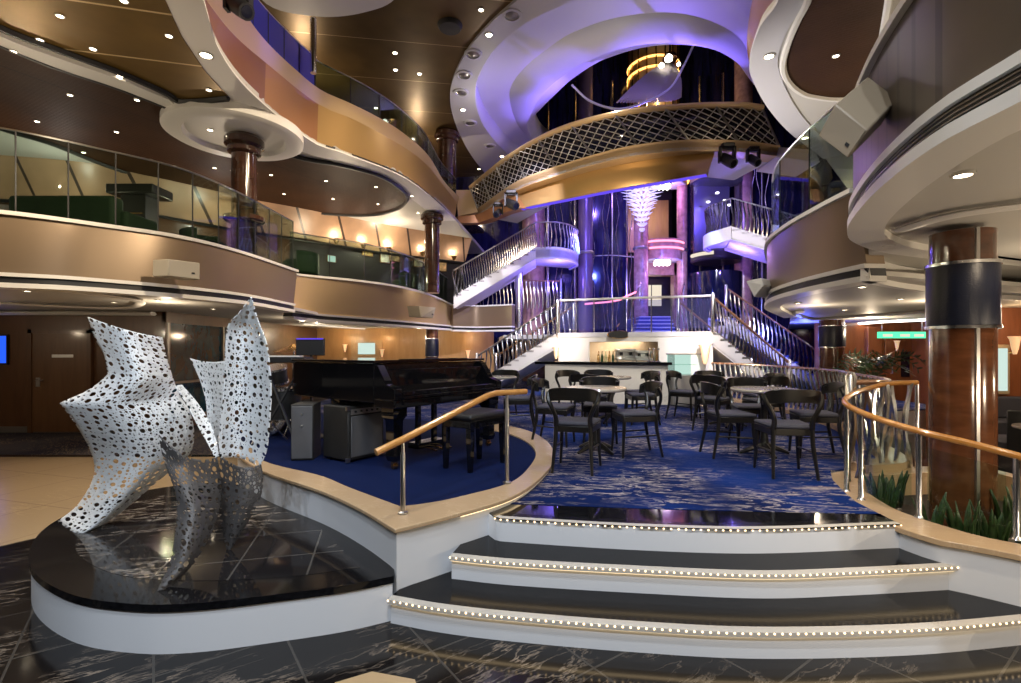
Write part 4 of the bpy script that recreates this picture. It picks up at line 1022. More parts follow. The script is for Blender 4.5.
sconce(897, 345, 13.8, 'small uplighter on the red wall beside the double door', .4)

# landing rail
t = thing('glass_railing', 'long glass railing with chrome posts on the landing above the bar', 'railing', (3, 12.6, 2.1))
rp = resample(offset(front, .06), 8)
for i, p in enumerate(rp):
    k = MB(); k.tube([p, up([p], .86)[0]], .016 if 0 < i < 8 else .05, 8); k.build('post', M['chrome'], t)
for a, b in zip(rp, rp[1:]):
    a2 = a.lerp(b, .03); b2 = a.lerp(b, .97)
    k = MB(); k.wallstrip([a2+V(0, 0, .80), b2+V(0, 0, .80)], [a2+V(0, 0, .08), b2+V(0, 0, .08)], .012); k.build('glass_panel', M['landglass'], t)
k = MB(); k.tube(up(resample(offset(front, .06), 30), .86), .03, 8); k.build('handrail', M['white'], t)
# little curved rail at the left part rising to the steps
hr = SP([W(585, 304, 14.6), W(615, 301, 14.8), W(625, 297, 15.0), W(636, 292, 16)], 16)
k = MB(); k.tube(hr, .03, 6); tag(k.build('handrail', M['pinkneon']), 'pink glowing handrail behind the landing railing', 'handrail')
# centre steps with blue treads
st = thing('blue_steps', 'short flight of blue lit steps from the landing to the doorway', 'stairs', (5.0, 16, 2.1))
for i in range(5):
    y = 15.2+i*.3; z = 2.1+i*.13; xa2 = (634-CX)/F*15.2+.12*i; xb2 = (676-CX)/F*15.2+.06*i
    k = MB(); k.box(xa2, y, 2.1, xb2, y+.32+(1.6 if i == 4 else 0), z+.10); k.build('step', M['bluetread'], st)
    k = MB(); k.box(xa2, y-.03, z+.10, xb2, y+.32+(1.6 if i == 4 else 0), z+.135); k.build('tread', M['lav'], st)
for px0, px1, lab in ((632, 640, 'left'), (677, 684, 'right')):
    a = W(px0, 318, 15.1); b = W(px1, 292, 16.5)
    k = MB(); k.tube([a+V(0, 0, -.4), a+V(0, 0, .3), b+V(0, 0, .3), b+V(0, 0, -.3)], .03, 6)
    tag(k.build('handrail', M['chrome']), 'chrome handrail on the %s side of the blue lit steps' % lab, 'handrail')

# ================================================================ stairs with wavy chrome balusters
def baluster(p, h, ph):
    m = MB(); n = 9
    pts = [V(p.x+.030*math.sin(ph+5.2*j/n), p.y+.02*math.cos(ph+5.2*j/n), p.z+h*j/n) for j in range(n+1)]
    m.tube(pts, [.014+.014*abs(math.sin(ph*1.3+j*.8)) for j in range(n+1)], 5)
    return m
def rail(parent, base, h, n, railmat, r=.03, posts=True, bal=True, mat='chrome'):
    q = resample(base, n)
    b0 = None
    if bal:
        for i, p in enumerate(q):
            if b0 is None or i < 4:
                bb = baluster(p, h, i*1.7).build('baluster', M[mat], parent); b0 = b0 or (bb, p)
            else:
                c = b0[0].copy(); C.objects.link(c); c.parent = parent; c.location = p-b0[1]
    k = MB(); k.tube(up(base, h), r, 8); k.build('handrail', railmat, parent)
    if posts:
        for p in (q[0], q[-1]):
            k = MB(); k.lathe([(.05, 0), (.05, h+.06), (.03, h+.10), (0, h+.11)], p, 10); k.build('newel_post', M['chrome'], parent)
def flight(parent, A, B, wv, n, sd=.30, strmat=None, treadmat=None):
    "straight flight from low A to high B, wv is the width vector away from the viewer"
    A = Vector(A); B = Vector(B); wv = Vector(wv)
    for e, nm in ((V(0, 0, 0), 'stringer'), (wv, 'stringer')):
        a = A+e; b = B+e; th = wv.normalized()*.08
        k = MB(); k.ring([a+V(0, 0, .06), b+V(0, 0, .06)], [a-V(0, 0, sd), b-V(0, 0, sd)], [a-V(0, 0, sd)+th, b-V(0, 0, sd)+th], [a+V(0, 0, .06)+th, b+V(0, 0, .06)+th]); k.build(nm, strmat or M['white'], parent)
    k = MB(); k.ring([A-V(0, 0, sd*.8), B-V(0, 0, sd*.8)], [A-V(0, 0, sd*.9), B-V(0, 0, sd*.9)], [A-V(0, 0, sd*.9)+wv, B-V(0, 0, sd*.9)+wv], [A-V(0, 0, sd*.8)+wv, B-V(0, 0, sd*.8)+wv]); k.build('soffit', M['white'], parent)
    d = (B-A)/n
    for i in range(n):
        p = A+d*i; q = p+V(d.x, d.y, 0)
        k = MB(); z = p.z+d.z-.02
        k.ring([V(p.x, p.y, z), V(q.x, q.y, z)], [V(p.x, p.y, z-.05), V(q.x, q.y, z-.05)], [V(p.x, p.y, z-.05)+wv, V(q.x, q.y, z-.05)+wv], [V(p.x, p.y, z)+wv, V(q.x, q.y, z)+wv]); k.build('tread', treadmat or M['greysteel'], parent)

# lower left
s1 = thing('staircase', 'lower left white staircase curving down from the landing behind the piano', 'stairs', (0, 14, .48))
A = V(-1.0, 14.9, .62); B = V(1.25, 13.25, 2.05)
flight(s1, A, B, (.55, .95, 0), 11, .34)
rail(s1, [A.lerp(B, i/10) for i in range(11)], .84, 17, M['brushed'])
rail(s1, [A.lerp(B, i/10)+V(.55, .95, 0) for i in range(11)], .84, 17, M['darkrail'])
k = MB(); k.lathe([(.28, .48), (.30, .5), (.26, .9), (.16, 1.05), (0, 1.06)], A+V(-.1, 0, -.62), 16); k.build('newel_drum', M['curb'], s1)
# lower right
s2 = thing('staircase', 'lower right white staircase going down from the landing to the palms', 'stairs', (6, 12.5, .48))
A = V(7.3, 13.1, .48); B = V(4.86, 12.0, 2.08)
flight(s2, A, B, (-.5, 1.0, 0), 11, .34)
rail(s2, [A.lerp(B, i/10) for i in range(11)], .84, 22, M['darkrail'])
rail(s2, [A.lerp(B, i/10)+V(-.5, 1.0, 0) for i in range(11)], .84, 18, M['darkrail'])
# second flight farther right behind
s5 = thing('staircase', 'farther blue lit stair flight behind the lower right staircase', 'stairs', (8, 15.5, .48))
A = V(9.3, 14.8, .6); B = V(6.3, 14.6, 2.6)
flight(s5, A, B, (-.1, 1.0, 0), 11, .30, M['lav'], M['bluetread'])
rail(s5, [A.lerp(B, i/10) for i in range(11)], .86, 22, M['darkrail'])
# upper left: from deck two to the mid landing
def upper(name_label, A, B, land, wv, nb, nl):
    s = thing('staircase', name_label, 'stairs', A)
    flight(s, A, B, wv, 11, .32)
    ld = SP([Vector(B)]+[Vector(p) for p in land], 16)
    inner = [Vector(B)+Vector(wv)]
    k = MB(); k.wallstrip(up(ld, .06), up(ld, -.32), .08); k.build('landing_fascia', M['white'], s)
    poly = [(p.x, p.y) for p in ld]+[(B[0]+wv[0], B[1]+wv[1])]
    k = MB(); k.prism(poly, B[2]-.26, B[2]-.02); k.build('landing_slab', M['lav'], s)
    k = MB(); k.tube(up([p+(inner[0]-p)*.06 for p in ld], -.28), .02, 5); k.build('light_strip', M['violet'], s, label='violet light strip under the landing edge')
    A_ = Vector(A); B_ = Vector(B)
    rail(s, [A_.lerp(B_, i/10) for i in range(11)], .85, nb, M['brushed'], posts=False, r=.022)
    rail(s, ld, .85, nl, M['brushed'], posts=False, r=.022)
    return s
upper('upper left white staircase rising to a rounded landing with violet underside', V(-1.75, 15.4, 3.25), V(.80, 16.0, 4.88), [V(1.45, 15.95, 4.88), V(2.0, 16.4, 4.88), V(2.35, 17.3, 4.88), V(2.2, 18.2, 4.88)], (.1, 1.6, 0), 36, 20)
upper('upper right white staircase rising to a rounded landing with violet underside', V(8.8, 13.0, 3.9), V(6.2, 14.0, 5.05), [V(5.98, 14.2, 5.0), V(5.85, 14.6, 5.0), V(5.9, 15.1, 5.0), V(6.2, 15.5, 5.0)], (.4, 1.4, 0), 26, 13)
# back rail on deck two, behind the left stairs
t = thing('railing', 'chrome baluster railing on the far deck under the upper left stairs', 'railing', (1, 17, 3.1))
rail(t, SP([V(-1.2, 17.6, 3.1), V(.2, 17.6, 3.1), V(1.8, 17.8, 3.1)], 10), 1.0, 22, M['darkrail'])

# ================================================================ dining floor fence
t = thing('railing', 'long low chrome baluster railing with wood rail round the dining floor', 'railing', (5, 9, .48))
FN = SP([V(x, y, .50) for x, y in fence2d], 60)
m = MB(); m.ring(up(offset(FN, .07), .05), up(offset(FN, .07), -.04), up(offset(FN, -.16), -.04), up(offset(FN, -.16), .05)); m.build('kerb', M['curb'], t)
rail(t, up(FN, .05), .78, 46, M['darkrail'], r=.028)
# short curved connection to the near rail
t = thing('railing', 'curved oak topped baluster railing joining the planter at right', 'railing', (3.3, 4.7, .55))
hp = [W(917, 382.5, 5.0), W(890, 383.5, 4.95), W(866, 389, 4.75), W(849, 396, 4.45), W(846, 404, 4.2), W(870, 416, 3.85), W(918, 431, 3.53), W(970, 443.5, 3.3), W(1021, 457, 3.1), W(1075, 472, 2.95)]
HP = SP(hp, 60)
k = MB(); k.tube(HP, .024, 10); k.build('handrail', M['oak'], t)
for i, (u, mat) in enumerate(((2, 'b'), (5, 'b'), (8, 'b'), (11, 'b'), (14, 'b'), (17, 'b'), (20, 'b'), (23, 'b'))):
    p = HP[u]; q = V(p.x, p.y, ZK)
    baluster(q, p.z-ZK, u*1.3).build('baluster', M['chrome'], t)
def hp_at(px):
    return min((i for i in range(len(HP)) if HP[i].y < 4.32), key=lambda i: abs(CX+HP[i].x/HP[i].y*F-px))
PU = [0, hp_at(847), hp_at(863), hp_at(919), hp_at(1015)]
for u in PU:
    p = HP[u]; q = V(p.x, p.y, ZK)
    k = MB(); k.lathe([(.030, 0), (.018, .02), (.018, p.z-ZK)], q, 10); k.build('post', M['chrome'], t)
for a_, b_ in ((PU[2]+1, PU[3]-1), (PU[3]+1, PU[4]-1)):
    tp = HP[a_:b_+1]
    k = MB(); k.wallstrip(up(tp, -.10), atz(tp, ZK+.07), .008); k.build('glass_panel', M['glass'], t)
# stage hand rail
t = thing('stair_handrail', 'oak handrail on two steel posts beside the piano stage', 'handrail', (-.4, 3.7, .55))
k = MB(); k.tube([W(376, 452.5, 3.2), W(404, 439, 3.33), W(488, 395.5, 4.02), W(496, 393, 4.06), W(526, 391.5, 4.25)], .024, 10); k.build('handrail', M['oak'], t)
for px, pb, pt, d in ((403, 514, 441, 3.36), (507, 484, 394, 4.13)):
    a = W(px, pb, d); a.z = .55; b = W(px, pt, d)
    k = MB(); k.lathe([(.035, 0), (.035, .012), (.017, .02), (.017, (b.z-.55)*.83), (.012, (b.z-.55)*.85), (.012, b.z-.55)], a, 12); k.build('post', M['brushed'], t)

# ================================================================ glass rails of the balconies
def glassrail(label, top, h, n, tint='glassdeep', rail_=True, skip=()):
    c = top[len(top)//2]
    t = thing('glass_railing', label, 'railing', (c.x, c.y, c.z))
    q = resample(top, n)
    for i in range(n):
        if i in skip: continue
        a = q[i].lerp(q[i+1], .015); b = q[i].lerp(q[i+1], .985)
        k = MB(); k.wallstrip([a+V(0, 0, h), b+V(0, 0, h)], [a, b], .014); k.build('glass_panel', M[tint], t)
    for p in q:
        k = MB(); k.lathe([(.009, 0), (.009, h)], p, 6); k.build('post', M['blackmat'], t)
    if rail_:
        k = MB(); k.tube(up(top, h), .012, 6); k.build('handrail', M['brushed'], t)
glassrail('green tinted glass railing on the long left balcony', up(offset(TL, .08), .02), .95, 14, 'glassdeep')
glassrail('green tinted glass railing on the golden balcony above the piano', up(offset(TL2, .08), .02), .85, 9, 'glassdeep')
i3 = idx(D3T, 317)
glassrail('violet blue lit glass railing on the top deck balcony, before the chrome post', up(offset(D3T[:i3+1], .1), .0), .6, 12, 'reflectglass')
glassrail('clear glass railing on the top deck balcony from the chrome post to the bridge', up(offset(D3T[i3:], .1), .0), .55, 9, 'glassdeep')
glassrail('green glass railing on the right balcony above the double door', up(offset(TR2, -.08), .02), 1.0, 7, 'glassdeep')

# ================================================================ columns
def column(label, x, y, z0, z1, r, mat, bands=(), cap=False, chromeline=False):
    t = thing('column', label, 'column', (x, y, z0))
    k = MB(); k.lathe([(r, z0), (r, z1)], (x, y, 0), 40); k.build('shaft', mat, t)
    for za, zb in bands:
        k = MB(); k.lathe([(r+.015, za), (r+.02, za+.02), (r+.02, zb-.02), (r+.015, zb)], (x, y, 0), 40); k.build('leather_band', M['navy'], t, label='navy leather band')
        for z in (za, zb):
            k = MB(); k.lathe([(r+.005, z-.014), (r+.028, z-.012), (r+.028, z+.012), (r+.005, z+.014)], (x, y, 0), 40); k.build('chrome_ring', M['chrome'], t)
    if chromeline:
        a = math.atan2(-y, -x)+.42
        k = MB(); k.bar((x+r*math.cos(a), y+r*math.sin(a), z0), (x+r*math.cos(a), y+r*math.sin(a), z1), .026, .026); k.build('chrome_strip', M['brushed'], t)
    if cap:
        k = MB(); k.lathe([(r, z1-.32), (r+.06, z1-.28), (r+.06, z1-.20), (r+.11, z1-.16), (r+.11, z1-.06), (r+.06, z1)], (x, y, 0), 40); k.build('capital', M['darkcolumn'], t)
    return t
column('thick wooden column with navy band standing in the right planter', 3.63, 4.02, .26, 2.59, .208, M['column'], ((1.83, 2.33),), chromeline=True)
column('farther wooden column with navy band beside the right stairs', 7.65, 11.9, 0, 2.36, .26, M['column'], ((1.72, 2.22),), chromeline=True)
t = column('dark polished column with capital behind the left glass railing', G(240, 133, 5.3).x, 8.55, 3.2, 5.29, .20, M['darkcolumn'], cap=True)
k = MB(); k.lathe([(.20, 3.80), (.29, 3.83), (.32, 3.86), (.32, 3.92), (.25, 3.94)], (G(240, 133, 5.3).x, 8.55, 0), 40); k.build('shelf_ring', M['darkcolumn'], t)
x2 = (432-CX)/F*13.6
column('slimmer dark column above the golden balcony, right of the framed pictures', x2, 13.6, 3.2, 5.36, .20, M['darkcolumn'], cap=True)
t = column('dark column with navy band standing behind the piano on the lower deck', (432-CX)/F*15.5, 15.5, 0, 2.4, .19, M['column'], ((1.45, 2.0),))
column('dark speaker topped pole under the upper left stairs', (519-CX)/F*17, 17, .5, 4.6, .13, M['chrome'])
x3 = (436-CX)/F*13.9
column('dark column with capital on the top deck near the bridge', G(436, 118, 8.3).x*.92, 15.5, 6.3, 8.4, .28, M['darkcolumn'], cap=True)
k = MB(); p = W(317, 92, 8.3); k.lathe([(.05, 0), (.05, .9), (.03, .93), (0, .94)], (p.x-.1, p.y+.1, 6.3), 12); tag(k.build('chrome_post', M['chrome']), 'short chrome post rising from the top deck balcony at upper left', 'post')
# ================================================================ perforated sculpture
M['perf_shaded'] = perforated('perforated_metal_shaded', (.07, .066, .066), .15, .5)  # shade of the unlit sheets put into a darker copy of the metal
sculp = thing('sculpture', 'tall white perforated metal sail sculpture on the black marble podium', 'sculpture', (-2.4, 3.8, .277))
def edge(l, ny):
    "edge curve; nested lists are runs that meet at sharp corners"
    if not isinstance(l[0], list): return SP([W(*p) for p in l], ny)
    out = []; tot = sum(n for n, _ in l)
    for n, run in l:
        q = SP([W(*p) for p in run], n); out += q if not out else q[1:]
    return out
def patch(left, right, mat, bulge, sag=0, nx=26, ny=48, lab=None, ph=0.):
    L = edge(left, ny); Rr = edge(right, ny)
    vs = []; 
    for j in range(ny+1):
        for i in range(nx+1):
            u = i/nx; p = L[j].lerp(Rr[j], u)
            w = bulge*math.sin(PI*u)*min(1, (L[j]-Rr[j]).length/.3)
            d = V(p.x, p.y, 0).normalized()
            p = p+d*w+V(0, 0, -sag*4*u*(1-u)*max(0, 1-j/ny*2.2))
            vs.append(p)
    fs = [(j*(nx+1)+i, j*(nx+1)+i+1, (j+1)*(nx+1)+i+1, (j+1)*(nx+1)+i) for j in range(ny) for i in range(nx)]
    m = MB(); m.add(vs, fs); o = m.build('perforated_sheet', mat, sculp, smooth=180, solid=.006, label=lab)
    me = o.data; uv = me.uv_layers.new(name='UVMap')
    # arc length coordinates in metres
    lens = [0]
    for j in range(ny): lens.append(lens[-1]+(vs[(j+1)*(nx+1)+nx//2]-vs[j*(nx+1)+nx//2]).length)
    us = []
    for j in range(ny+1):
        wid = (L[j]-Rr[j]).length
        us.append([wid*(i/nx-.5)+ph for i in range(nx+1)])
    for lp_ in me.loops:
        j, i = divmod(lp_.vertex_index, nx+1)
        uv.data[lp_.index].uv = (us[j][i], lens[j]+ph)
    return o
patch([[14, [(88, 317, 4.05), (95, 338, 4.0), (104, 354, 3.95), (108, 374, 3.9)]], [8, [(108, 374, 3.9), (100, 382, 3.87), (85, 392, 3.84), (60, 403, 3.8)]], [26, [(60, 403, 3.8), (77, 426, 3.86), (90, 449, 3.95), (95, 470, 4.0), (88, 490, 4.03), (75, 508, 4.03), (58, 521, 4.02)]]],
      [[14, [(162, 337, 4.2), (166, 355, 4.2), (172, 376, 4.2)]], [8, [(172, 376, 4.2), (176, 387, 4.2), (181, 398, 4.2)]], [26, [(181, 398, 4.2), (190, 412, 4.2), (194, 435, 4.2), (189, 455, 4.2), (171, 470, 4.15), (153, 485, 4.1), (131, 504, 4.05), (113, 518, 4.0), (99, 525, 3.93)]]], M['perf'], -.30, .03)
patch([(251, 297, 3.75), (238, 314, 3.75), (228, 326, 3.75), (225, 355, 3.72), (224, 381, 3.7), (221, 415, 3.66), (219, 444, 3.62), (221, 458, 3.6)],
      [(251.5, 297, 3.75), (258, 320, 3.7), (267, 344, 3.66), (270, 367, 3.62), (271.5, 390, 3.6), (270, 420, 3.58), (267, 449, 3.58), (260, 467, 3.58)], M['perf'], .16, 0, ph=3.1)
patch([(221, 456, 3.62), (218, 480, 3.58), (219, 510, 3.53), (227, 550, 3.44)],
      [(261, 464, 3.58), (263, 480, 3.56), (258, 503, 3.53), (230, 551, 3.44)], M['perf_shaded'], -.10, .03, ph=6.3, lab='lower sheet coloured as if in shade')
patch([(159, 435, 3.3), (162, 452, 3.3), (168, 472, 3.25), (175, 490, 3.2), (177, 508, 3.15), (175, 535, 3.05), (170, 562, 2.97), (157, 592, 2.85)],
      [(217, 457, 3.55), (220, 473, 3.52), (222, 488, 3.46), (221, 503, 3.40), (216, 520, 3.3), (205, 545, 3.15), (188, 570, 3.0), (160, 594, 2.86)], M['perf_shaded'], -.14, .05, ph=9.2, lab='front sheet coloured as if in shade')
patch([(190, 358, 4.3), (200, 380, 4.28), (206, 402, 4.25), (208, 421, 4.2), (214, 442, 4.1)],
      [(225, 361, 4.1), (223, 385, 4.1), (222, 405, 4.1), (220, 425, 4.05), (219, 444, 4.0)], M['perf'], .06, .02, ph=12.7)
patch([(175, 386, 3.9), (187, 405, 3.85), (199, 428, 3.8), (209, 446, 3.75), (215, 458, 3.7)],
      [(182, 385, 4.1), (199, 405, 4.0), (211, 425, 3.9), (216, 440, 3.8), (219, 456, 3.7)], M['perf'], .05, 0, nx=12, ph=15.7)

# ================================================================ grand piano
A = V(-1.07, 4.56, .53); e1 = V(.586, .81, 0); e2 = V(-.81, .586, 0)
PM = Matrix(((e1.x, e2.x, 0, A.x), (e1.y, e2.y, 0, A.y), (0, 0, 1, A.z), (0, 0, 0, 1)))
pn = thing('grand_piano', 'black grand piano with closed lid on the blue stage', 'piano', A)
def pbuild(mb, name, mat, **k):
    mb.v = [tuple(PM @ Vector(v)) for v in mb.v]
    return mb.build(name, mat, k.pop('parent', pn), **k)
KW = 1.62
outl = [(0, .27), (KW, .27)]+[(p.x, p.y) for p in SP([V(KW, .60, 0), V(1.56, .85, 0), V(1.30, 1.12, 0), (1.12, 1.45, 0), V(.85, 1.78, 0), V(.45, 1.9, 0), V(.10, 1.8, 0), V(0, 1.62, 0)], 30)]
m = MB(); m.prism(outl, .62, .99); pbuild(m, 'case', M['piano'], bevel=.008)
lid = [(-.015, .25), (KW+.015, .25)]+[(x+(.015 if x > .8 else -.015), y+.01) for x, y in outl[2:]]
m = MB(); m.prism(lid, .995, 1.022); pbuild(m, 'lid', M['piano'], bevel=.006)
m = MB(); m.box(-.0, -.02, .58, KW, .27, .66); pbuild(m, 'keybed', M['piano'], bevel=.01)
m = MB(); m.box(.02, -.03, .66, KW-.02, .0, .69); pbuild(m, 'key_slip', M['piano'], bevel=.004)
for x in (0, KW-.09):
    m = MB(); m.ring([V(x, -.02, .66), V(x+.09, -.02, .66)], [V(x, -.02, .76), V(x+.09, -.02, .76)], [V(x, .10, .80), V(x+.09, .10, .80)], [V(x, .22, .97), V(x+.09, .22, .97)], [V(x, .27, .99), V(x+.09, .27, .99)], [V(x, .27, .66), V(x+.09, .27, .66)]); pbuild(m, 'cheek', M['piano'], bevel=.006)
m = MB(); m.box(.09, .20, .70, KW-.09, .23, .93); pbuild(m, 'fallboard', M['piano'], bevel=.004)
m = MB(); m.ring(*[[V(.09, y, z), V(KW-.09, y, z)] for y, z in ((-.01, .69), (-.01, .735), (.20, .775), (.20, .69))]); pbuild(m, 'key_lid', M['piano'], bevel=.006)
m = MB(); m.box(.30, .245, 1.0, KW-.30, .27, 1.03); pbuild(m, 'music_desk', M['piano'], bevel=.004)
for x, y in ((.10, .10), (KW-.10, .10), (.55, 1.55)):
    m = MB()
    def sq(s, z): return [V(x-s, y-s, z), V(x+s, y-s, z), V(x+s, y+s, z), V(x-s, y+s, z)]
    m.ring(*[list(r) for r in zip(sq(.085, .60), sq(.085, .50), sq(.06, .46), sq(.055, .15), sq(.06, .12), sq(.045, .09))]) if False else m.loft(*[s_+[s_[0]] for s_ in (sq(.085, .62), sq(.085, .50), sq(.06, .46), sq(.05, .16), sq(.06, .13), sq(.045, .08))])
    lg = pbuild(m, 'leg', M['piano'], bevel=.004)
    m = MB(); m.tube([(x-.018, y, .03), (x+.018, y, .03)], .03, 12); m.box(x-.03, y-.012, .03, x+.03, y+.012, .085); pbuild(m, 'caster', M['brass'], parent=lg)
m = MB(); m.box(.66, .38, .10, .72, .42, .62); m.box(.90, .38, .10, .96, .42, .62); m.box(.60, .30, .08, 1.02, .46, .14); pbuild(m, 'lyre', M['piano'], bevel=.006)
for x in (.70, .81, .92):
    m = MB(); m.tube([(x, .32, .09), (x, .22, .085), (x, .14, .07)], [.012, .016, .02], 8, sy=.5); pbuild(m, 'pedal', M['brass'])
# bench
bo = V(-.36, 4.52, .53); b1 = V(.58, .815, 0); b2 = V(-.815, .58, 0)
BM_ = Matrix(((b1.x, b2.x, 0, bo.x), (b1.y, b2.y, 0, bo.y), (0, 0, 1, bo.z), (0, 0, 0, 1)))
bn = thing('piano_bench', 'black padded piano bench in front of the grand piano keyboard', 'bench', bo)
def bb_(mb, name, mat, **k):
    mb.v = [tuple(BM_ @ Vector(v)) for v in mb.v]; return mb.build(name, mat, bn, **k)
m = MB(); m.box(0, 0, .40, .56, .36, .47); bb_(m, 'frame', M['piano'], bevel=.006)
m = MB(); m.box(-.005, -.005, .47, .565, .365, .53); bb_(m, 'cushion', M['blackmat'], bevel=.025)
for x in (.03, .53):
    for y in (.03, .33):
        m = MB()
        m.loft(*[[V(x-s, y-s, z), V(x+s, y-s, z), V(x+s, y+s, z), V(x-s, y+s, z), V(x-s, y-s, z)] for s, z in ((.028, .40), (.028, .30), (.018, 0))]); bb_(m, 'leg', M['piano'])
for y in (-.012, .372):
    m = MB(); m.tube([BM_.inverted() @ (BM_ @ V(.56, .18 if y < 0 else .2, .435)), V(.60, .18 if y < 0 else .2, .435)], .022, 10); bb_(m, 'knob', M['piano'])

# amplifiers
def obox(name, label, cat, c, a1, a2, dims, z0, parts):
    "oriented box thing: c is the near corner, a1 runs along the front, a2 along the depth"
    t = thing(name, label, cat, (c[0], c[1], z0))
    a1 = Vector((*a1, 0)).normalized(); a2 = Vector((*a2, 0)).normalized()
    Mx = Matrix(((a1.x, a2.x, 0, c[0]), (a1.y, a2.y, 0, c[1]), (0, 0, 1, z0), (0, 0, 0, 1)))
    for nm, mat, bx, bev in parts:
        m = MB(); m.box(*bx); m.v = [tuple(Mx @ Vector(v)) for v in m.v]; m.build(nm, mat, t, bevel=bev)
    return t, Mx
w_, d_, h_ = .46, .40, .56
amp, Mx = obox('guitar_amplifier', 'black combo amplifier with grey mesh front under the piano', 'amplifier', (-1.60, 4.93), (.55, .83), (-.83, .55), None, .53, [
    ('cabinet', M['tolex'], (0, 0, .02, w_, d_, h_), .015), ('grille', M['grille'], (.03, -.012, .05, w_-.03, 0, h_-.10), .008),
    ('control_panel', M['greysteel'], (.03, -.008, h_-.085, w_-.03, 0, h_-.03), 0), ('handle', M['blackmat'], (w_/2-.1, d_/2-.015, h_, w_/2+.1, d_/2+.015, h_+.03), .01)])
for x in (0, w_):
    for z in (.03, h_-.02):
        m = MB(); m.box(x-.02, -.008, z-.02, x+.02, .02, z+.02); m.v = [tuple(Mx @ Vector(v)) for v in m.v]; m.build('corner_cap', M['brushed'], amp)
for i in range(5):
    m = MB(); m.lathe([(.011, 0), (.009, .014)], (0, 0, 0), 8); Q = Mx @ Matrix.Translation(V(.08+i*.07, -.008, h_-.055)) @ Matrix.Rotation(PI/2, 4, 'X'); m.v = [tuple(Q @ Vector(v)) for v in m.v]; m.build('knob', M['blackmat'], amp)
for sx in (.04, w_-.04):
    m = MB(); m.box(sx-.02, .05, 0, sx+.02, .09, .022); m.box(sx-.02, d_-.09, 0, sx+.02, d_-.05, .022); m.v = [tuple(Mx @ Vector(v)) for v in m.v]; m.build('foot', M['blackmat'], amp)
sp, Mx = obox('floor_speaker', 'slim dark speaker box standing left of the combo amplifier', 'speaker', (-2.22, 5.05), (1, .12), (-.12, 1), None, .53, [
    ('cabinet', M['tolex'], (0, 0, 0, .22, .3, .57), .01), ('grille', M['grille'], (.008, -.01, .02, .212, 0, .55), .006)])
for z in (.35, .47):
    m = MB(); m.lathe([(.012, 0), (.006, .01)], (0, 0, 0), 8); Q = Mx @ Matrix.Translation(V(.11, -.01, z)) @ Matrix.Rotation(PI/2, 4, 'X'); m.v = [tuple(Q @ Vector(v)) for v in m.v]; m.build('screw', M['brushed'], sp)

# drum kit at the back of the stage
dk = thing('drum_kit', 'drum kit with brass cymbal partly hidden behind the grand piano', 'drum kit', (-3.15, 6.5, .53))
def drum(c, r, h, axis, nm):
    Q = Matrix.Translation(c) @ axis
    m = MB(); m.lathe([(r, 0), (r, h)], (0, 0, 0), 24); m.v = [tuple(Q @ Vector(v)) for v in m.v]; o = m.build(nm, M['blackmat'], dk)
    for z in (0, h):
        m = MB(); m.lathe([(r-.01, z-.015), (r+.012, z-.015), (r+.012, z+.015), (r-.01, z+.015)], (0, 0, 0), 24); m.v = [tuple(Q @ Vector(v)) for v in m.v]; m.build('hoop', M['chrome'], o)
    m = MB(); m.lathe([(0, h+.002), (r-.01, h+.002)], (0, 0, 0), 24); m.v = [tuple(Q @ Vector(v)) for v in m.v]; m.build('drum_head', M['ivory'], o)
I4 = Matrix.Identity(4)
drum(V(-3.2, 6.9, .82), .28, .40, Matrix.Rotation(PI/2, 4, 'X'), 'bass_drum')
drum(V(-3.45, 6.2, 1.05), .18, .14, I4, 'snare_drum')
drum(V(-2.85, 6.3, .78), .20, .38, I4, 'floor_tom')
drum(V(-3.15, 6.75, 1.22), .14, .20, Matrix.Rotation(.3, 4, 'X'), 'rack_tom')
def stand(x, y, z1, cymbal=None, tilt=.1):
    m = MB(); m.tube([(x, y, .70), (x, y, z1)], .012, 8)
    for k in range(3):
        a = k*2*PI/3+.4; m.tube([(x, y, .85), (x+.25*math.cos(a), y+.25*math.sin(a), .54)], .010, 6)
    s = m.build('stand', M['chrome'], dk)
    if cymbal:
        m = MB(); m.lathe([(0, .035), (.03, .03), (.05, .012), (cymbal, -.03), (cymbal, -.034), (.05, .006), (0, .02)], (0, 0, 0), 32)
        Q = Matrix.Translation(V(x, y, z1)) @ Matrix.Rotation(tilt, 4, 'X') @ Matrix.Rotation(-tilt*.6, 4, 'Y'); m.v = [tuple(Q @ Vector(v)) for v in m.v]; m.build('cymbal', M['brass'], dk)
stand(-2.86, 6.6, 1.70, .26, .16); stand(-3.55, 6.7, 1.45, .22, -.1); stand(-3.35, 5.95, 1.05); stand(-3.0, 6.1, 1.15)
# keyboard on stand and monitor
t = thing('stage_keyboard', 'black stage keyboard on a stand behind the piano tail', 'keyboard', (-2.75, 5.95, .53))
m = MB(); m.box(-3.05, 5.8, 1.50, -2.4, 6.1, 1.57); m.build('body', M['blackmat'], t, bevel=.01)
m = MB(); m.box(-3.0, 5.80, 1.57, -2.45, 5.92, 1.585); m.build('keys', M['ivory'], t)
m = MB(); m.tube([(-2.98, 5.85, .54), (-2.5, 6.05, 1.5)], .018, 6); m.tube([(-2.5, 5.85, .54), (-2.98, 6.05, 1.5)], .018, 6); m.tube([(-2.98, 5.75, .55), (-2.98, 6.1, .55)], .018, 6); m.tube([(-2.5, 5.75, .55), (-2.5, 6.1, .55)], .018, 6); m.build('stand', M['blackmat'], t)
t = thing('monitor', 'dark flat monitor with violet reflection painted on its rim, on a pole behind the piano', 'monitor', (-2.6, 6.5, .53))
m = MB(); m.box(-2.74, 6.38, 1.58, -2.38, 6.42, 1.80); m.build('screen', M['blackmat'], t, bevel=.006)
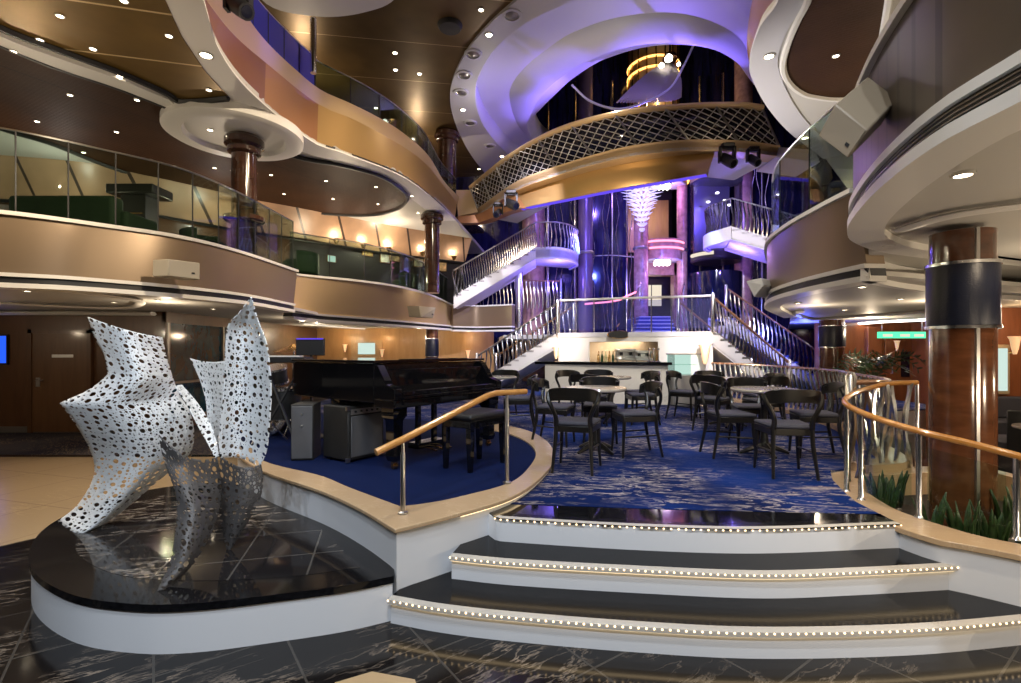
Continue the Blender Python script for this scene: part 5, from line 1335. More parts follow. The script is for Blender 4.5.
m = MB(); m.box(-2.73, 6.37, 1.785, -2.39, 6.378, 1.80); m.build('rim_reflection', M['violet'], t)  # violet reflection on the screen edge, drawn as a glowing strip
m = MB(); m.tube([(-2.56, 6.42, .56), (-2.56, 6.42, 1.6)], .015, 6); m.lathe([(.2, .53), (.2, .545), (.03, .56)], (-2.56, 6.42, 0), 16); m.build('pole', M['blackmat'], t)

# ================================================================ chairs and tables
def make_chair():
    t = thing('dining_chair', '', 'chair', (0, 0, 0), 'bentwood dining chairs')
    # front is -y
    m = MB()
    s0 = [V(-.215, -.21, 0), V(.215, -.21, 0), V(.185, .19, 0), V(-.185, .19, 0)]
    m.prism([(p.x, p.y) for p in s0], .445, .485); m.build('seat_cushion', M['seat'], t, bevel=.018)
    m = MB(); m.prism([(p.x*.97, p.y*.97) for p in s0], .385, .446); m.build('seat_frame', M['chair'], t, bevel=.006)
    for sx in (-1, 1):
        m = MB(); m.tube([(sx*.185, -.18, .44), (sx*.19, -.19, .25), (sx*.205, -.205, 0)], [.022, .019, .013], 8); m.build('leg', M['chair'], t)
        m = MB(); m.tube([(sx*.165, .175, .48), (sx*.17, .185, .30), (sx*.19, .245, 0)], [.022, .020, .014], 8); m.build('leg', M['chair'], t)
        m = MB(); pts = SP([V(sx*.165, .175, .44), V(sx*.165, .20, .53), V(sx*.20, .215, .62), V(sx*.238, .20, .70), V(sx*.238, .17, .76)], 12)
        m.tube(pts, [.022-.004*math.sin(PI*i/12) for i in range(13)], 8, sy=1.2); m.build('back_post', M['chair'], t)
    m = MB(); n = 20; rt = []; rb = []; ot = []; ob = []
    for i in range(n+1):
        s = -1+2*i/n; x = .248*math.sin(s*PI/2*.97)/math.sin(PI/2*.97); y = .275-.115*abs(s)**2.4
        zt = .815-.055*abs(s)**3.0; zb = .665-.0*s*s+ .0
        zb = .66+.035*(1-abs(s)**2)
        d = V(-x*.25, -1, 0).normalized()*.022
        rt.append(V(x, y, zt)); rb.append(V(x, y-.01, zb)); ot.append(V(x, y, zt)+d); ob.append(V(x, y-.01, zb)+d)
    m.ring(rt, rb, ob, ot); m.build('back_rail', M['chair'], t, bevel=.006)
    for sx in (-1, 1):
        m = MB(); m.tube([(sx*.192, -.19, .22), (sx*.178, .20, .24)], .010, 6); m.build('stretcher', M['chair'], t)
    return t
chair0 = make_chair(); used = [0]
def chair(x, y, face, label, z=.482):
    rz = R(face+90)
    if not used[0]:
        used[0] = 1; chair0.location = (x, y, z); chair0.rotation_euler = (0, 0, rz); chair0['label'] = label; return chair0
    return dup(chair0, (x, y, z), rz, label)
def make_table():
    t = thing('pedestal_table', '', 'table', (0, 0, 0), 'small round dining tables')
    m = MB(); m.lathe([(0, .70), (.32, .70), (.345, .71), (.35, .725), (.345, .74), (0, .742)], (0, 0, 0), 40); m.build('tabletop', M['tabletop'], t)
    m = MB(); m.lathe([(.12, .69), (.05, .66), (.035, .6), (.032, .3), (.05, .12), (.06, .08)], (0, 0, 0), 16); m.build('pedestal', M['chair'], t)
    for k in range(4):
        a = k*PI/2+.6
        m = MB(); m.tube([(.03*math.cos(a), .03*math.sin(a), .10), (.16*math.cos(a), .16*math.sin(a), .055), (.27*math.cos(a), .27*math.sin(a), .014)], [.035, .028, .016], 8); m.build('foot', M['chair'], t)
    return t
table0 = make_table(); usedt = [0]
def table(x, y, label, z=.482):
    if not usedt[0]:
        usedt[0] = 1; table0.location = (x, y, z); table0['label'] = label; return
    dup(table0, (x, y, z), random.random(), label)
# group in the middle
table(.98, 5.75, 'round table with black pedestal in the nearest middle group of chairs')
chair(.65, 4.92, 72, 'nearest middle black chair seen from behind, its back to the steps')
chair(1.40, 5.62, 185, 'black chair in profile at the right of the nearest middle table')
chair(.55, 6.25, -20, 'black chair at the left of the nearest middle table, half hidden by the front one')
chair(1.15, 6.45, 262, 'black chair at the far side of the nearest middle table, facing the camera')
table(1.60, 8.1, 'round pale topped table nearer the bar, behind the middle group')
chair(1.20, 7.6, 60, 'black chair before the table nearest the bar, its back to the camera')
chair(1.10, 8.7, 300, 'black chair at the far left of the table nearest the bar')
chair(1.58, 8.9, 265, 'black chair between the bar counter and its nearest table')
chair(2.08, 7.95, 180, 'black chair in profile right of the table nearest the bar, facing left')
chair(2.22, 8.5, 195, 'black chair second in profile right of the table nearest the bar, farther back')
# left, behind the bench
table(-.25, 8.2, 'small pale topped table behind the piano bench')
chair(.12, 7.35, 175, 'black chair behind the oak stage handrail end, facing left')
chair(-.15, 8.75, 250, 'black chair behind the piano keyboard end, at the foot of the left stairs')
# right group
table(2.85, 5.62, 'round pale topped table in the nearest right group of chairs')
chair(2.60, 4.74, 82, 'nearest right black chair seen from behind, beside the planter kerb')
chair(2.42, 5.55, 0, 'black chair in profile at the left of the nearest right table, facing right')
chair(3.38, 5.55, 165, 'black chair at the right of the nearest right table, against the railing')
chair(3.0, 6.25, 262, 'black chair on the far side of the nearest right table')
table(3.35, 7.7, 'round table farther back on the right, near the baluster railing')
chair(2.95, 7.3, 45, 'black chair behind the right group, facing right')
chair(3.55, 7.0, 95, 'black chair before the farther right table, its back to the nearest table')
chair(3.9, 7.75, 180, 'black chair at the right of the farther right table, by the railing')
chair(3.4, 8.4, 270, 'black chair on the far side of the farther right table')
chair(2.95, 8.5, 320, 'black chair farthest back on the right, beside the cake case')

# lounge chair and table at the right edge (lower floor)
t = thing('lounge_chair', 'dark round backed lounge chair cut by the right edge behind the column', 'armchair', (6.9, 6.7, 0))
m = MB(); bk = [V(6.9+.40*math.cos(a), 6.7+.38*math.sin(a), 0) for a in [PI*1.1+PI*.8*1.0*i/20 for i in range(21)]]
m.wallstrip(atz(bk, .86), atz(bk, .30), .07); m.build('backrest', M['blackmat'], t, bevel=.02)
m = MB(); m.lathe([(.05, .30), (.36, .30), (.38, .36), (.38, .42), (.30, .46), (0, .46)], (6.9, 6.75, 0), 28); m.build('seat', M['seat'], t)
for a in range(4):
    an = a*PI/2+.7; m = MB(); m.tube([(6.9+.28*math.cos(an), 6.75+.28*math.sin(an), .31), (6.9+.33*math.cos(an), 6.75+.33*math.sin(an), .01)], [.022, .014], 8); m.build('leg', M['chair'], t)
dup(table0, (6.4, 5.9, 0), .3, 'round pale table on the lower floor at the right edge, behind the column')
# beams of the far right corridor: dark sofa bench
t = thing('bench_seat', 'pale banquette along the red wall at the right edge', 'bench', (9.2, 8.7, 0))
m = MB(); m.box(8.1, 8.45, .1, 11, 8.98, .44); m.build('seat', M['seat'], t, bevel=.03)
m = MB(); m.box(8.1, 8.86, .44, 11, 8.98, .82); m.build('backrest', M['seat'], t, bevel=.03)
m = MB(); m.box(8.15, 8.5, 0, 10.9, 8.9, .1); m.build('plinth', M['blackmat'], t)

# ================================================================ snake plants, palms
random.seed(21)
def snake(x, y, z, n, h, label, group):
    t = thing('snake_plant', label, 'plant', (x, y, z), group)
    for i in range(n):
        an = 2*PI*i/n+random.random(); lean = random.uniform(.05, .30); hh = h*random.uniform(.5, .9)
        b = V(x+.05*math.cos(an), y+.05*math.sin(an), z); tip = b+V(math.cos(an)*lean*hh, math.sin(an)*lean*hh, hh)
        midp = b.lerp(tip, .5)+V(math.cos(an), math.sin(an), 0)*(-.02)
        side = V(-math.sin(an+.6), math.cos(an+.6), 0)
        ws = [.012, .022, .024, .017, .002]; k = MB(); row = []
        for j in range(5):
            u = j/4; p = b*(1-u)*(1-u)+midp*2*u*(1-u)+tip*u*u
            row.append((p-side*ws[j], p+V(math.cos(an), math.sin(an), 0)*.008, p+side*ws[j]))
        k.loft(*[list(r) for r in row]); k.build('leaf', M['plant'], t, solid=.004)
    return t
for i, (x, y, n, h) in enumerate(((3.04, 4.10, 11, .40), (3.22, 4.34, 10, .40), (3.42, 4.46, 10, .36))):
    snake(x, y, .26, n, h, ('spiky snake plant at the left end of the planter, beside the kerb', 'spiky snake plant second from the left in the planter', 'spiky snake plant third from the left, behind the rail post')[i], 'snake plants in the column planter')
for i, (x, y, n, h) in enumerate(((3.08, 3.66, 10, .40), (3.20, 3.52, 11, .42), (3.38, 3.50, 10, .38))):
    snake(x, y, .26, n, h, ('spiky snake plant before the column, close to the rail post', 'spiky snake plant before the left side of the big column', 'spiky snake plant before the middle of the big column')[i], 'snake plants in the column planter')
snake(3.62, 3.50, .26, 10, .46, 'tall spiky snake plant right of the big column', 'snake plants in the column planter')
snake(3.75, 3.75, .26, 9, .42, 'spiky snake plant at the right edge beyond the column', 'snake plants in the column planter')
m = MB()
for i in range(60):
    x = 3.05+random.random()*1.2; y = 3.3+random.random()*1.2; r = .02+random.random()*.02
    if (x-3.63)**2+(y-4.02)**2 < .12: continue
    m.lathe([(0, .255), (r, .265), (r*.8, .28), (0, .285)], (x, y, 0), 6)
tag(m.build('pebbles', M['stone']), 'pale pebbles scattered in the column planter', 'pebbles', kind='stuff')
def palm(x, y, z, n, h, spread, label, pot=True):
    t = thing('potted_palm', label, 'plant', (x, y, z))
    if pot:
        m = MB(); m.lathe([(.18, 0), (.24, .35), (.26, .38), (.22, .38), (.20, .3), (0, .3)], (x, y, z), 20); m.build('pot', M['blackmat'], t)
    m = MB()
    for k in range(4): m.tube([(x+.03*k-.05, y, z+.3), (x+.05*k-.08, y+.02*k, z+h*.55)], [.025, .015], 6)
    m.build('stem', M['palm'], t)
    m = MB()
    for i in range(n):
        an = 2*PI*i/n+random.random()*.5; L = spread*random.uniform(.7, 1.1); prev = None; up_ = random.uniform(.35, .9)
        pts = [V(x+L*u*math.cos(an), y+L*u*math.sin(an), z+h*.5+h*.55*(up_*1.6*u-1.35*u*u*up_)) for u in [q/8 for q in range(9)]]
        m.tube(pts, .006, 4)
        for j in range(1, 9):
            for s in (-1, 1):
                d = (pts[j]-pts[j-1]).normalized(); sd = V(-d.y, d.x, -.35)*s
                l = .28*spread*(1-.6*abs(j/8-.45)); a = pts[j]; b = a+sd.normalized()*l+d*l*.5
                m.loft([a, a+d*.03], [a.lerp(b, .5)+V(0, 0, .01), a.lerp(b, .5)+d*.035], [b, b+d*.004])
    m.build('fronds', M['palm'], t)
palm(7.75, 10.6, 0, 14, 2.15, .85, 'bushy palm right of the farther column, beyond the railing')
palm(6.6, 9.4, 0, 10, 1.75, .5, 'low palm before the farther column, beyond the railing')
palm(8.75, 12.4, 0, 10, 2.2, .5, 'slim palm right of the farther column, nearest the red double door')

# ================================================================ speakers on the balcony fronts
M['palespeaker'] = pmat('pale_speaker', (.46, .41, .32), .5, bump=.15, bscale=500)
def boxspeaker(label, quad, ext, d_list, mat=None):
    P4_ = [W(px, py, d) for (px, py), d in zip(quad, d_list)]
    c = sum(P4_, V(0, 0, 0))/4
    t = thing('wall_speaker', label, 'speaker', c)
    e = Vector(ext)
    m = MB(); m.add(P4_+[p+e for p in P4_], [(0, 1, 2, 3), (7, 6, 5, 4), (0, 4, 5, 1), (1, 5, 6, 2), (2, 6, 7, 3), (3, 7, 4, 0)]); m.build('cabinet', mat or M['speakerbox'], t, bevel=.01)
    n = (P4_[1]-P4_[0]).cross(P4_[3]-P4_[0]).normalized()
    if n.dot(e) > 0: n = -n
    g = [c+(p-c)*.92 for p in P4_]
    m = MB(); m.add([p+n*.001 for p in g]+[p+n*.008 for p in g], [(0, 1, 2, 3), (7, 6, 5, 4), (0, 4, 5, 1), (1, 5, 6, 2), (2, 6, 7, 3), (3, 7, 4, 0)]); m.build('grille', mat or M['speakerbox'], t)
    w1 = (P4_[1]-P4_[0])*.10; w2 = (P4_[3]-P4_[0])*.10; q = c+w1*2.2+w2*1.2
    m = MB(); m.add([q+n*.009, q+w1+n*.009, q+w1+w2+n*.009, q+w2+n*.009, q+n*.013, q+w1+n*.013, q+w1+w2+n*.013, q+w2+n*.013], [(0, 1, 2, 3), (7, 6, 5, 4), (0, 4, 5, 1), (1, 5, 6, 2), (2, 6, 7, 3), (3, 7, 4, 0)]); m.build('badge', M['blackmat'], t)
    m = MB(); m.bar(c+e*.95, c+e*1.25, .08, .08); m.build('bracket', M['blackmat'], t)
    return t
boxspeaker('flat beige speaker on the long left balcony front', [(168.5, 259), (200, 263), (200, 280), (168, 276)], (-.24, .06, .0), (6.25, 6.55, 6.55, 6.25), M['palespeaker'])
boxspeaker('small beige speaker on the golden balcony front near its right end', [(419, 306), (436, 307.5), (433, 318), (421, 317)], (-.35, .25, .02), (12.5, 12.9, 12.9, 12.5), M['palespeaker'])
P2_ = W(868, 130, 2.62); P6_ = W(899, 99, 2.85)
boxspeaker('large angular beige speaker jutting from the ribbed upper right balcony', [(835, 104), (868, 130), (848, 159), (818, 136)], P6_-P2_, (2.7, 2.62, 2.7, 2.78))
boxspeaker('small pale wedge speaker under the right balcony, beside the right stairs', [(746, 281), (761, 278), (764, 285), (754, 297)], (.35, .35, .02), (7.25, 7.15, 7.1, 7.2), M['ceil'])

# ================================================================ deck two furnishings, left
def armchair(x, y, z, face, label, group=None):
    t = thing('armchair', label, 'armchair', (x, y, z), group)
    a0 = R(face)
    m = MB(); m.lathe([(.0, .12), (.34, .12), (.36, .2), (.36, .40), (.30, .44), (0, .44)], (x, y, z), 24); m.build('seat', M['sofa'], t)
    bk = [V(x+.40*math.cos(a0+PI*.45+PI*1.1*i/16), y+.40*math.sin(a0+PI*.45+PI*1.1*i/16), z) for i in range(17)]
    m = MB(); m.wallstrip(up(bk, .62), up(bk, .14), .09); m.build('backrest', M['sofa'], t, bevel=.03)
    for k in range(4):
        an = a0+PI/4+k*PI/2; m = MB(); m.tube([(x+.25*math.cos(an), y+.25*math.sin(an), z+.13), (x+.28*math.cos(an), y+.28*math.sin(an), z+.005)], .018, 6); m.build('leg', M['chair'], t)
    return t
for i, (px, d, f, lab) in enumerate(((300, 11.2, 200, 'green armchair behind the glass right of the dark column'), (404, 14.4, 180, 'green armchair behind the golden balcony glass, close to the slim column'), (205, 9.2, 0, 'green armchair behind the glass left of the dark column'))):
    armchair((px-CX)/F*d, d, 3.2, f, lab)
x = (85-CX)/F*8.0
t = thing('sofa', 'dark green sofa behind the glass of the left balcony', 'sofa', (x, 8, 3.2))
m = MB(); m.box(x-.75, 7.7, 3.3, x+.75, 8.4, 3.62); m.build('seat', M['sofa'], t, bevel=.05)
m = MB(); m.box(x-.8, 7.55, 3.3, x+.8, 7.8, 4.0); m.build('backrest', M['sofa'], t, bevel=.06)
for sx in (-1, 1):
    m = MB(); m.box(x+sx*.82-.08, 7.7, 3.28, x+sx*.82+.08, 8.4, 3.8); m.build('armrest', M['sofa'], t, bevel=.05)
m = MB(); m.box(x-.78, 7.7, 3.2, x+.78, 8.35, 3.3); m.build('plinth', M['blackmat'], t)
x = (133-CX)/F*9.0
t = thing('display_cabinet', 'dark tall cabinet with lit shelf behind the left balcony glass', 'cabinet', (x, 9.0, 3.2))
m = MB(); m.box(x-.22, 9.0, 3.2, x+.22, 9.35, 4.45); m.build('body', M['darkwall'], t, bevel=.01)
m = MB(); m.box(x-.42, 8.9, 4.45, x+.42, 9.45, 4.62); m.build('cornice', M['darkwall'], t, bevel=.02)
for q in range(3):
    m = MB(); m.box(x-.18, 8.985, 3.4+q*.35, x+.18, 9.0, 3.42+q*.35); m.build('shelf', M['brass'], t)
UPL = []
def at_px(px):
    i = min(range(len(fw)), key=lambda i: abs(CX+fw[i].x/fw[i].y*F-px))
    p = fw[i]; tt = (fw[min(i+1, len(fw)-1)]-fw[max(0, i-1)]); tt.z = 0; return p, tt.normalized()
for i, (px, py, w_, h_, col, lab) in enumerate(((332, 259, 7, 6, (.12, .35, .55), 'small blue screen on the dark deck wall, left of the framed pictures'), (363, 251, 9, 9, (.5, .33, .10), 'framed gold picture on the dark deck wall, leftmost'), (382, 256, 8, 13, (.75, .72, .62), 'tall white framed picture on the dark deck wall'), (397, 256, 10, 10, (.42, .30, .18), 'brown framed picture on the dark deck wall'), (416, 261, 8, 11, (.72, .62, .45), 'cream framed picture right of the round clock'), (424.5, 262, 6, 8, (.5, .42, .25), 'small framed picture just left of the slim column'), (442, 267, 7, 8, (.6, .40, .16), 'golden framed picture right of the slim column'))):
    p, tt = at_px(px); nn = V(tt.y, -tt.x, 0)
    c = W(px, py, p.y); c = V(p.x, p.y, c.z)+nn*.03
    hw = w_/2/F*p.y*1.15; hh = h_/2/F*p.y
    t = thing('framed_picture', lab, 'picture', c)
    def rect(s, o): return [c+tt*(-hw*s)+V(0, 0, -hh*s)+nn*o, c+tt*(hw*s)+V(0, 0, -hh*s)+nn*o, c+tt*(hw*s)+V(0, 0, hh*s)+nn*o, c+tt*(-hw*s)+V(0, 0, hh*s)+nn*o]
    def bx(s, o0, o1): m = MB(); m.add(rect(s, o0)+rect(s, o1), [(3, 2, 1, 0), (4, 5, 6, 7), (0, 1, 5, 4), (1, 2, 6, 5), (2, 3, 7, 6), (3, 0, 4, 7)]); return m
    bx(1.15, -.02, .02).build('frame', M['brass'], t)
    bx(1.0, .02, .03).build('print', pmat('print_%d' % i, col, .3, var=.5, vscale=9) if i else M['coolglow'], t)
for px, py in ((332, 236), (359, 239), (385, 242), (415, 248), (447, 257)):
    p, tt = at_px(px); nn = V(tt.y, -tt.x, 0); c = V(p.x, p.y, 4.72)+nn*.3
    t = thing('wall_uplight', 'small bright uplight on the ledge above the framed pictures', 'lamp', c, 'uplights above the pictures')
    m = MB(); m.lathe([(.03, -.08), (.07, -.02), (.10, .05), (.08, .05), (.05, 0)], c, 12); m.build('shade', M['brass'], t)
    m = MB(); m.lathe([(0, .01), (.06, .02), (.06, .045), (0, .05)], c, 12); m.build('bulb', M['whiteglow'], t)
    UPL.append(c)
p, tt = at_px(407); c = W(407, 257, p.y); c = V(p.x, p.y, c.z)+V(tt.y, -tt.x, 0)*.03
t = thing('wall_clock', 'round pale clock among the framed pictures', 'clock', c)
Q = Matrix.Translation(c) @ V(tt.y, -tt.x, 0).to_track_quat('Z', 'Y').to_matrix().to_4x4()
m = MB(); m.lathe([(.10, 0), (.14, 0), (.14, .03), (.11, .03)], (0, 0, 0), 24); m.v = [tuple(Q @ Vector(v)) for v in m.v]; m.build('rim', M['brass'], t)
m = MB(); m.lathe([(0, .02), (.115, .02)], (0, 0, 0), 24); m.v = [tuple(Q @ Vector(v)) for v in m.v]; m.build('face', M['ivory'], t)
# ================================================================ downlights
def downlights(pts, z, r, label, group, mat='downlight', ring='ceil'):
    first = None; r *= .72
    for px, py in pts:
        p = G(px, py, z)
        if first is None:
            t = thing('ceiling_downlight', label, 'ceiling light', p, group)
            m = MB(); m.lathe([(r*.9, .012), (r*.95, -.006), (r*1.25, -.006), (r*1.3, .012)], p, 16); m.build('ring', M[ring], t)
            m = MB(); m.lathe([(0, -.002), (r*.92, -.002), (r*.92, .01)], p, 16); m.build('lamp', M[mat], t)
            first = t
        else: dup(first, p, 0)
downlights([(60, 16), (40, 40), (93, 49), (120, 76), (169, 36), (209, 90), (124, 1)], 5.37, .05, 'bright small downlight in the gold panelled ceiling at upper left', 'downlights in the gold ceiling')
downlights([(13.5, 51.5), (137, 100)], 5.325, .045, 'downlight in the white rib between gold and brown ceilings', 'downlights in the white rib')
downlights([(70, 95), (37, 121.5), (116.5, 132), (83.5, 152.5), (151, 160), (190, 142), (214.5, 168), (271, 175), (326, 181), (284, 194), (333, 199), (376, 187), (378, 204)], 5.362, .045, 'small warm downlight in the dark brown ceiling at upper left', 'downlights in the brown ceiling')
downlights([(210, 130), (257, 149.5)], 5.295, .06, 'downlight in the round white disc beside the dark column', 'downlights in the white disc')
downlights([(206, 55.5), (252.5, 109)], 5.38, .10, 'large downlight in the white edge band of the top deck balcony', 'large downlights in the edge band')
downlights([(412, 196), (418, 213), (356, 207+8), (345, 219), (391, 222)], 5.385, .05, 'downlight in the pale soffit near the slim dark column', 'downlights in the pale soffit')
downlights([(395, 53), (395.5, 70), (419.5, 74), (481, 10), (453, 140), (449, 157), (479, 169), (474, 181), (376, 108)], 8.41, .07, 'small downlight in the bronze ceiling left of the dome', 'downlights in the bronze ceiling')
downlights([(489, 35), (463, 110), (502, 156.5)], 8.35, .10, 'round downlight in the outer white ring of the dome', 'downlights in the dome ring')
downlights([(769, 56.5), (805, 138)], 5.38, .08, 'bright downlight in the white soffit at right of the dome', 'downlights in the right soffit')
downlights([(836, 56)], 5.362, .05, 'single small downlight in the brown ceiling panel at upper right', 'downlight in the right brown panel')
downlights([(963, 175), (889, 245)], 2.585, .06, 'recessed warm downlight in the nearest right soffit above the column', 'downlights in the nearest soffit')
downlights([(862, 287), (798, 303), (900.5, 299), (781, 313), (845, 310)], 2.355, .055, 'recessed downlight in the lower right soffit before the exit sign', 'downlights in the lower right soffit')
downlights([(27, 291), (114, 302.5), (158, 300), (213, 309), (86, 312.5)], 2.415, .05, 'recessed downlight in the low soffit above the sculpture', 'downlights in the lower left soffit')
downlights([(355, 326), (405, 333), (300, 322), (430, 335)], 2.405, .05, 'recessed downlight in the low soffit above the piano', 'downlights above the piano')
# round dark vents of the dome ring
v0 = None
for px, py in ((512, 15), (473, 54), (461, 92.5), (470, 123), (464, 75), (490, 146)):
    p = G(px, py, 8.35)
    if v0 is None:
        t = thing('ceiling_vent', 'round grey vent in the outer white ring of the dome', 'vent', p, 'vents in the dome ring')
        m = MB(); m.lathe([(.20, .01), (.20, -.02), (.15, -.03), (.14, 0)], p, 20); m.build('rim', M['lav'], t)
        m = MB(); m.lathe([(0, -.04), (.08, -.03), (.13, .0)], p, 20); m.build('cone', M['greysteel'], t)
        v0 = t
    else: dup(v0, p)
p = G(450, 26, 8.4); m = MB(); m.lathe([(0, 8.33), (.22, 8.34), (.26, 8.40), (.26, 8.42)], (p.x, p.y, 0), 24); tag(m.build('ceiling_vent', M['blackmat']), 'dark round vent in the bronze ceiling left of the dome', 'vent')

# ================================================================ lights
def light(kind, loc, power, col=(1, .82, .6), size=.3, aim=None, spot=90, blend=.6, sx=None):
    l = bpy.data.lights.new('lamp', kind); l.energy = power; l.color = col
    o = bpy.data.objects.new('lamp_or_fill', l); C.objects.link(o); o.location = loc  # serves seen lamps and added unseen fills alike
    if kind == 'AREA':
        l.size = size
        if sx: l.shape = 'RECTANGLE'; l.size_y = sx
    elif kind in ('POINT', 'SPOT'): l.shadow_soft_size = size
    if kind == 'SPOT': l.spot_size = R(spot); l.spot_blend = blend
    if aim is not None: o.rotation_euler = (Vector(aim)-Vector(loc)).to_track_quat('-Z', 'Y').to_euler()
    elif kind in ('AREA', 'SPOT'): o.rotation_euler = (0, 0, 0)
    return o
WARM = (1, .80, .56); WHITE = (1, .92, .80); VIO = (.20, .13, 1.0); BLU = (.10, .14, 1.0); PUR = (.55, .25, 1.0)
WHITE = (1, .93, .84); COOL = (.82, .90, 1)
# added unseen spots behind and above the viewpoint, to brighten the foreground
for x, y, z, e, ax, ay in ((-3.0, -2.5, 6.5, 420, -1.5, 3), (-.5, -3, 6.5, 420, .3, 3), (1.4, -3, 6.5, 420, 1.5, 3.2), (-1.5, -.5, 8.2, 500, -2, 3), (1.0, -.5, 8.2, 500, 1.0, 3.5)):
    light('SPOT', (x, y, z), e*1.25, COOL, .06, (ax, ay, 0), 75)
# added spots overhead, unseen, brightening the dining floor and stage
for x, y, e, ax, ay in ((-.4, 3.0, 500, 0, 4.0), (1.0, 5.0, 600, 1.2, 5.4), (2.2, 6.5, 600, 2.4, 6.5), (1.0, 8.0, 700, 1.6, 9), (3.2, 8.0, 600, 3.4, 8)):
    light('SPOT', (x, y, 8.2), e*.5, WHITE, .06, (ax, ay, .5), 60)
# soffit spots on the sculpture
light('SPOT', (-1.2, 4.6, 5.3), 240, WHITE, .02, (-2.7, 4.1, 1.0), 40)
light('SPOT', (-3.5, 5.6, 5.25), 240, WHITE, .02, (-2.4, 4.0, 1.4), 50)
light('SPOT', (-4.4, 3.0, 5.3), 60, COOL, .02, (-3.0, 4.1, 1.2), 40)
light('SPOT', (-3.6, 7.2, 5.25), 120, WARM, .02, (-2.0, 6.0, .5), 80)
light('SPOT', (-4.6, 3.2, 5.3), 260, WARM, .02, (-5.6, 5.4, 0), 75)  # added spot, no lamp there, warming the beige floor
# deck two interior, left
for x, y, e in ((-6.2, 4.4, 50), (-4.9, 5.4, 30), (-8, 8.2, 40), (-6, 10.6, 45), (-4.3, 13.0, 110), (-10, 7, 30)):
    light('POINT', (x, y, 3.8), e, WARM, 0)  # unseen points added to brighten the ceiling and deck wall
for c in UPL: light('POINT', c+V(0, 0, .12), 7, (1, .85, .66), 0)
light('POINT', (-3.4, 14.6, 4.9), 35, WARM, 0)
for x, y in ((-8.4, 9.4), (-6.6, 11.4), (-11, 8.6)): light('POINT', (x, y, 4.7), 16, WHITE, 0)  # further points added to whiten the ceiling near the wall
# lower deck, left
for x, y, e in ((-9, 7.0, 26), (-12, 6.0, 26), (-5.5, 8.0, 18), (-5, 12, 24), (-3.0, 16.3, 26), (-6, 15.5, 26), (-1.5, 14.2, 16)):
    light('POINT', (x, y, 2.1), e, WARM, 0)
# lower deck, right
for x, y, e in ((5.3, 4.6, 16), (6.5, 7.6, 26), (8.5, 11.8, 50), (12, 12, 60), (9.5, 7.5, 40), (5.2, 8.5, 14), ):
    light('POINT', (x, y, 2.1), e, WARM, 0)
light('POINT', (4.9, 2.0, 1.2), 80, WARM, 0); light('POINT', (3.2, .4, 1.1), 70, WARM, 0); light('POINT', (5.5, 3.6, 1.3), 30, WARM, 0)  # added points standing in for floor bounce onto the near soffit
# spots added in mid air to brighten the balcony fronts and bridge
light('SPOT', (-.3, 4.5, 6.2), 700, WARM, .02, (-5, 7.5, 2.9), 70)
light('SPOT', (.5, 6.0, 6.6), 1100, WARM, .02, (-3.6, 11, 2.8), 60)
light('SPOT', (.8, 6.0, 7.8), 300, WARM, .02, (-3.6, 9.0, 6.0), 75)
light('SPOT', (.2, 8.5, 4.2), 420, WARM, .02, (1.2, 12.0, 5.7), 75)
light('SPOT', (-.5, 5.0, 7.0), 300, WARM, .02, (3.3, 5.5, 2.9), 60)
light('SPOT', (-1.6, .2, 5.4), 150, WARM, .02, (2.3, 2.6, 3.0), 60)
# top deck and bronze ceiling
for x, y, e in ((-6, 8, 50), (-5, 12, 60), (-3, 16, 60), (-8, 5, 40)):
    light('POINT', (x, y, 7.4), e, WARM, 0)
light('POINT', (5.5, 8, 6.9), 40, WARM, 0); light('POINT', (5.2, 6.2, 4.5), 35, WARM, 0)  # lower point is added to lift the right brown ceiling
light('SPOT', (2.41, 2.66, 2.56), 40, WARM, .02, (3.0, 3.4, .5), 100); light('SPOT', (3.6, 3.2, 2.56), 25, WARM, .02, (3.62, 3.8, 1.0), 110)
light('POINT', (8, 6, 4.6), 30, WARM, 0); light('POINT', (8, 11, 4.6), 40, WARM, 0)
# dome
light('POINT', (2.2, 11.0, 7.4), 24, WHITE, 0); light('POINT', (-.6, 13.0, 7.4), 24, WHITE, 0)
light('SPOT', (4.5, 15.5, 7.8), 900, VIO, .02, (2.5, 13, 9.4), 100)
for x, y in ((3.5, 12.2), (1.3, 13.2), (.7, 15.5), (5.6, 12.6)): light('SPOT', (x, y, 7.3), 90, VIO, .02, (x-.1, y-.2, 9.1), 65)
light('SPOT', (1.8, 14.5, 8.2), 160, VIO, .02, (.2, 14.6, 9.3), 110); light('SPOT', (4.6, 13.5, 8.4), 160, VIO, .02, (5.3, 11.8, 9.4), 110)
# violet and blue stage light at the back
for loc, e, col, aim, s_ in (((3, 13.2, 5.2), 500, BLU, (2.0, 18, 3), 80), ((5, 13.5, 5.2), 500, BLU, (6.5, 17.5, 3), 80), ((3.0, 14.0, 8.0), 600, VIO, (3.0, 18.5, 5), 80), ((5.0, 14.5, 8.5), 400, PUR, (5.5, 17.5, 6.0), 80), ((4.5, 13.2, 3.8), 300, BLU, (5.2, 16, 2.2), 80)):
    light('SPOT', loc, e*.8, col, .02, aim, s_)
light('POINT', (1.6, 16.6, 4.2), 90, VIO, 0); light('POINT', (6.6, 14.6, 4.3), 70, VIO, 0)
light('SPOT', (2.5, 15.0, 6.0), 260, VIO, .02, (2.2, 19, 5.5), 120); light('SPOT', (6.8, 14.6, 6.6), 260, VIO, .02, (6.6, 19, 5.5), 120)
light('SPOT', (2.0, 9.0, 3.4), 520, WHITE, .02, (4.2, 7.2, 5.4), 70)  # added uplight hanging free, brightening the right top deck soffit
light('POINT', (5.2, 16.6, 4.3), 40, PUR, 0); light('POINT', (5.2, 16.8, 6.9), 60, PUR, 0)
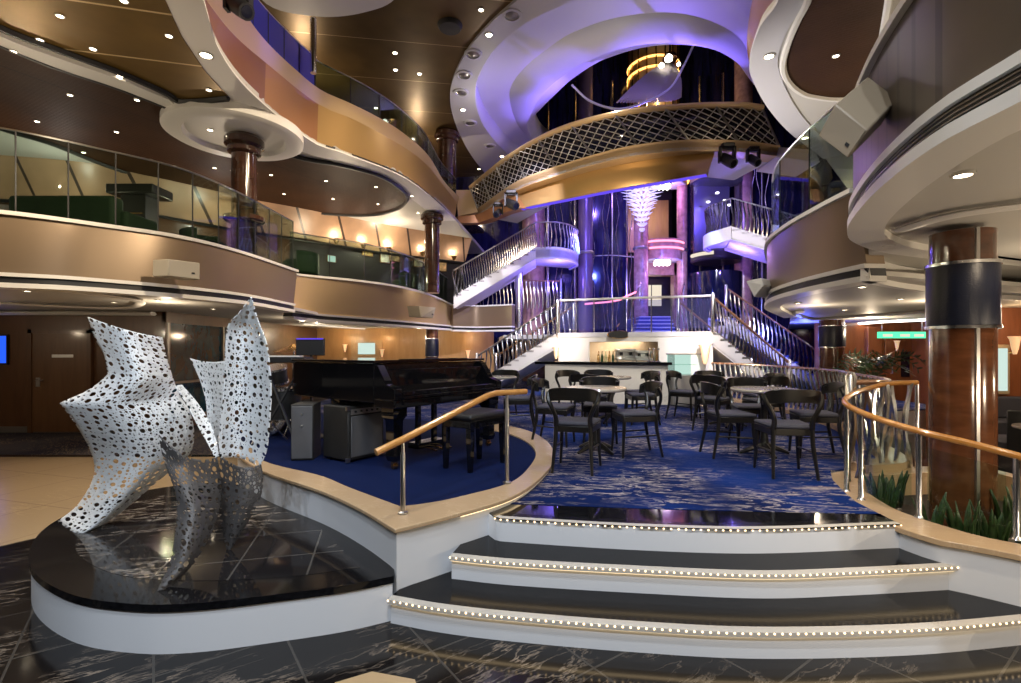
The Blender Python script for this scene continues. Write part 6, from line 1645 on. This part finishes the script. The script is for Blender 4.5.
light('POINT', (5.2, 18.8, 4.0), 8, WARM, 0); light('POINT', (5.3, 18.5, 6.6), 20, WARM, 0)
light('POINT', (8.0, 13.6, 2.0), 80, BLU, 0)
light('POINT', (5.0, 16.2, 10.5), 60, WARM, 0)
# stairs and bar wall; the stair spots are added to whiten the stringers
light('SPOT', (.6, 8.8, 5.6), 1700, (.92, .88, 1), .02, (0, 14, 2.2), 50)
light('SPOT', (4.2, 8.2, 5.2), 1500, (.92, .88, 1), .02, (5.8, 12.3, 1.6), 50)
light('SPOT', (.6, 10.5, 6.4), 900, (.85, .80, 1), .02, (.2, 15.5, 4.4), 50)
light('SPOT', (4.5, 9.5, 5.2), 900, (.85, .80, 1), .02, (6.6, 13.5, 4.6), 45)
light('AREA', (2.7, 13.4, 1.93), 22, WHITE, 1.6, (2.7, 13.4, 0), sx=.4)
light('SPOT', (2.0, 8.0, 5.4), 700, WHITE, .02, (2.4, 12.3, 1.2), 50)
light('POINT', (4.55, 11.6, 1.75), 14, (1, .7, .4), 0)
light('POINT', (1.25, 12.8, 1.75), 10, (1, .7, .4), 0)
for px, d in ((345, 17.4), (382, 17.4), (468, 17.4)):
    light('POINT', ((px-CX)/F*d, d-.15, 2.05), 9, (1, .68, .35), 0)
light('POINT', (8.55, 8.4, 2.1), 6, (1, .66, .35), 0)

w = bpy.data.worlds.new('World'); bpy.context.scene.world = w; w.use_nodes = True
bg = w.node_tree.nodes['Background']; bg.inputs[0].default_value = (1, .88, .72, 1); bg.inputs[1].default_value = .05
sc = bpy.context.scene
cam = bpy.data.cameras.new('camera'); co = bpy.data.objects.new('camera', cam); C.objects.link(co)
co.location = (0, 0, HC); co.rotation_euler = (PI/2, 0, 0)
cam.sensor_width = 36; cam.lens = 36*F/1021; cam.shift_y = 8.5/1021; cam.clip_start = .05; cam.clip_end = 200
sc.camera = co
sc.view_settings.view_transform = 'Standard'; sc.view_settings.look = 'None'; sc.view_settings.gamma = 1; sc.view_settings.use_curve_mapping = False
sc.view_settings.exposure = .12
sc.cycles.max_bounces = 8; sc.cycles.diffuse_bounces = 3; sc.cycles.glossy_bounces = 4; sc.cycles.transmission_bounces = 4; sc.cycles.transparent_max_bounces = 24
sc.cycles.sample_clamp_indirect = 4; sc.cycles.caustics_reflective = False; sc.cycles.caustics_refractive = False
sc.cycles.use_denoising = True
for o in sc.objects:
    if '_w' in o: del o['_w']
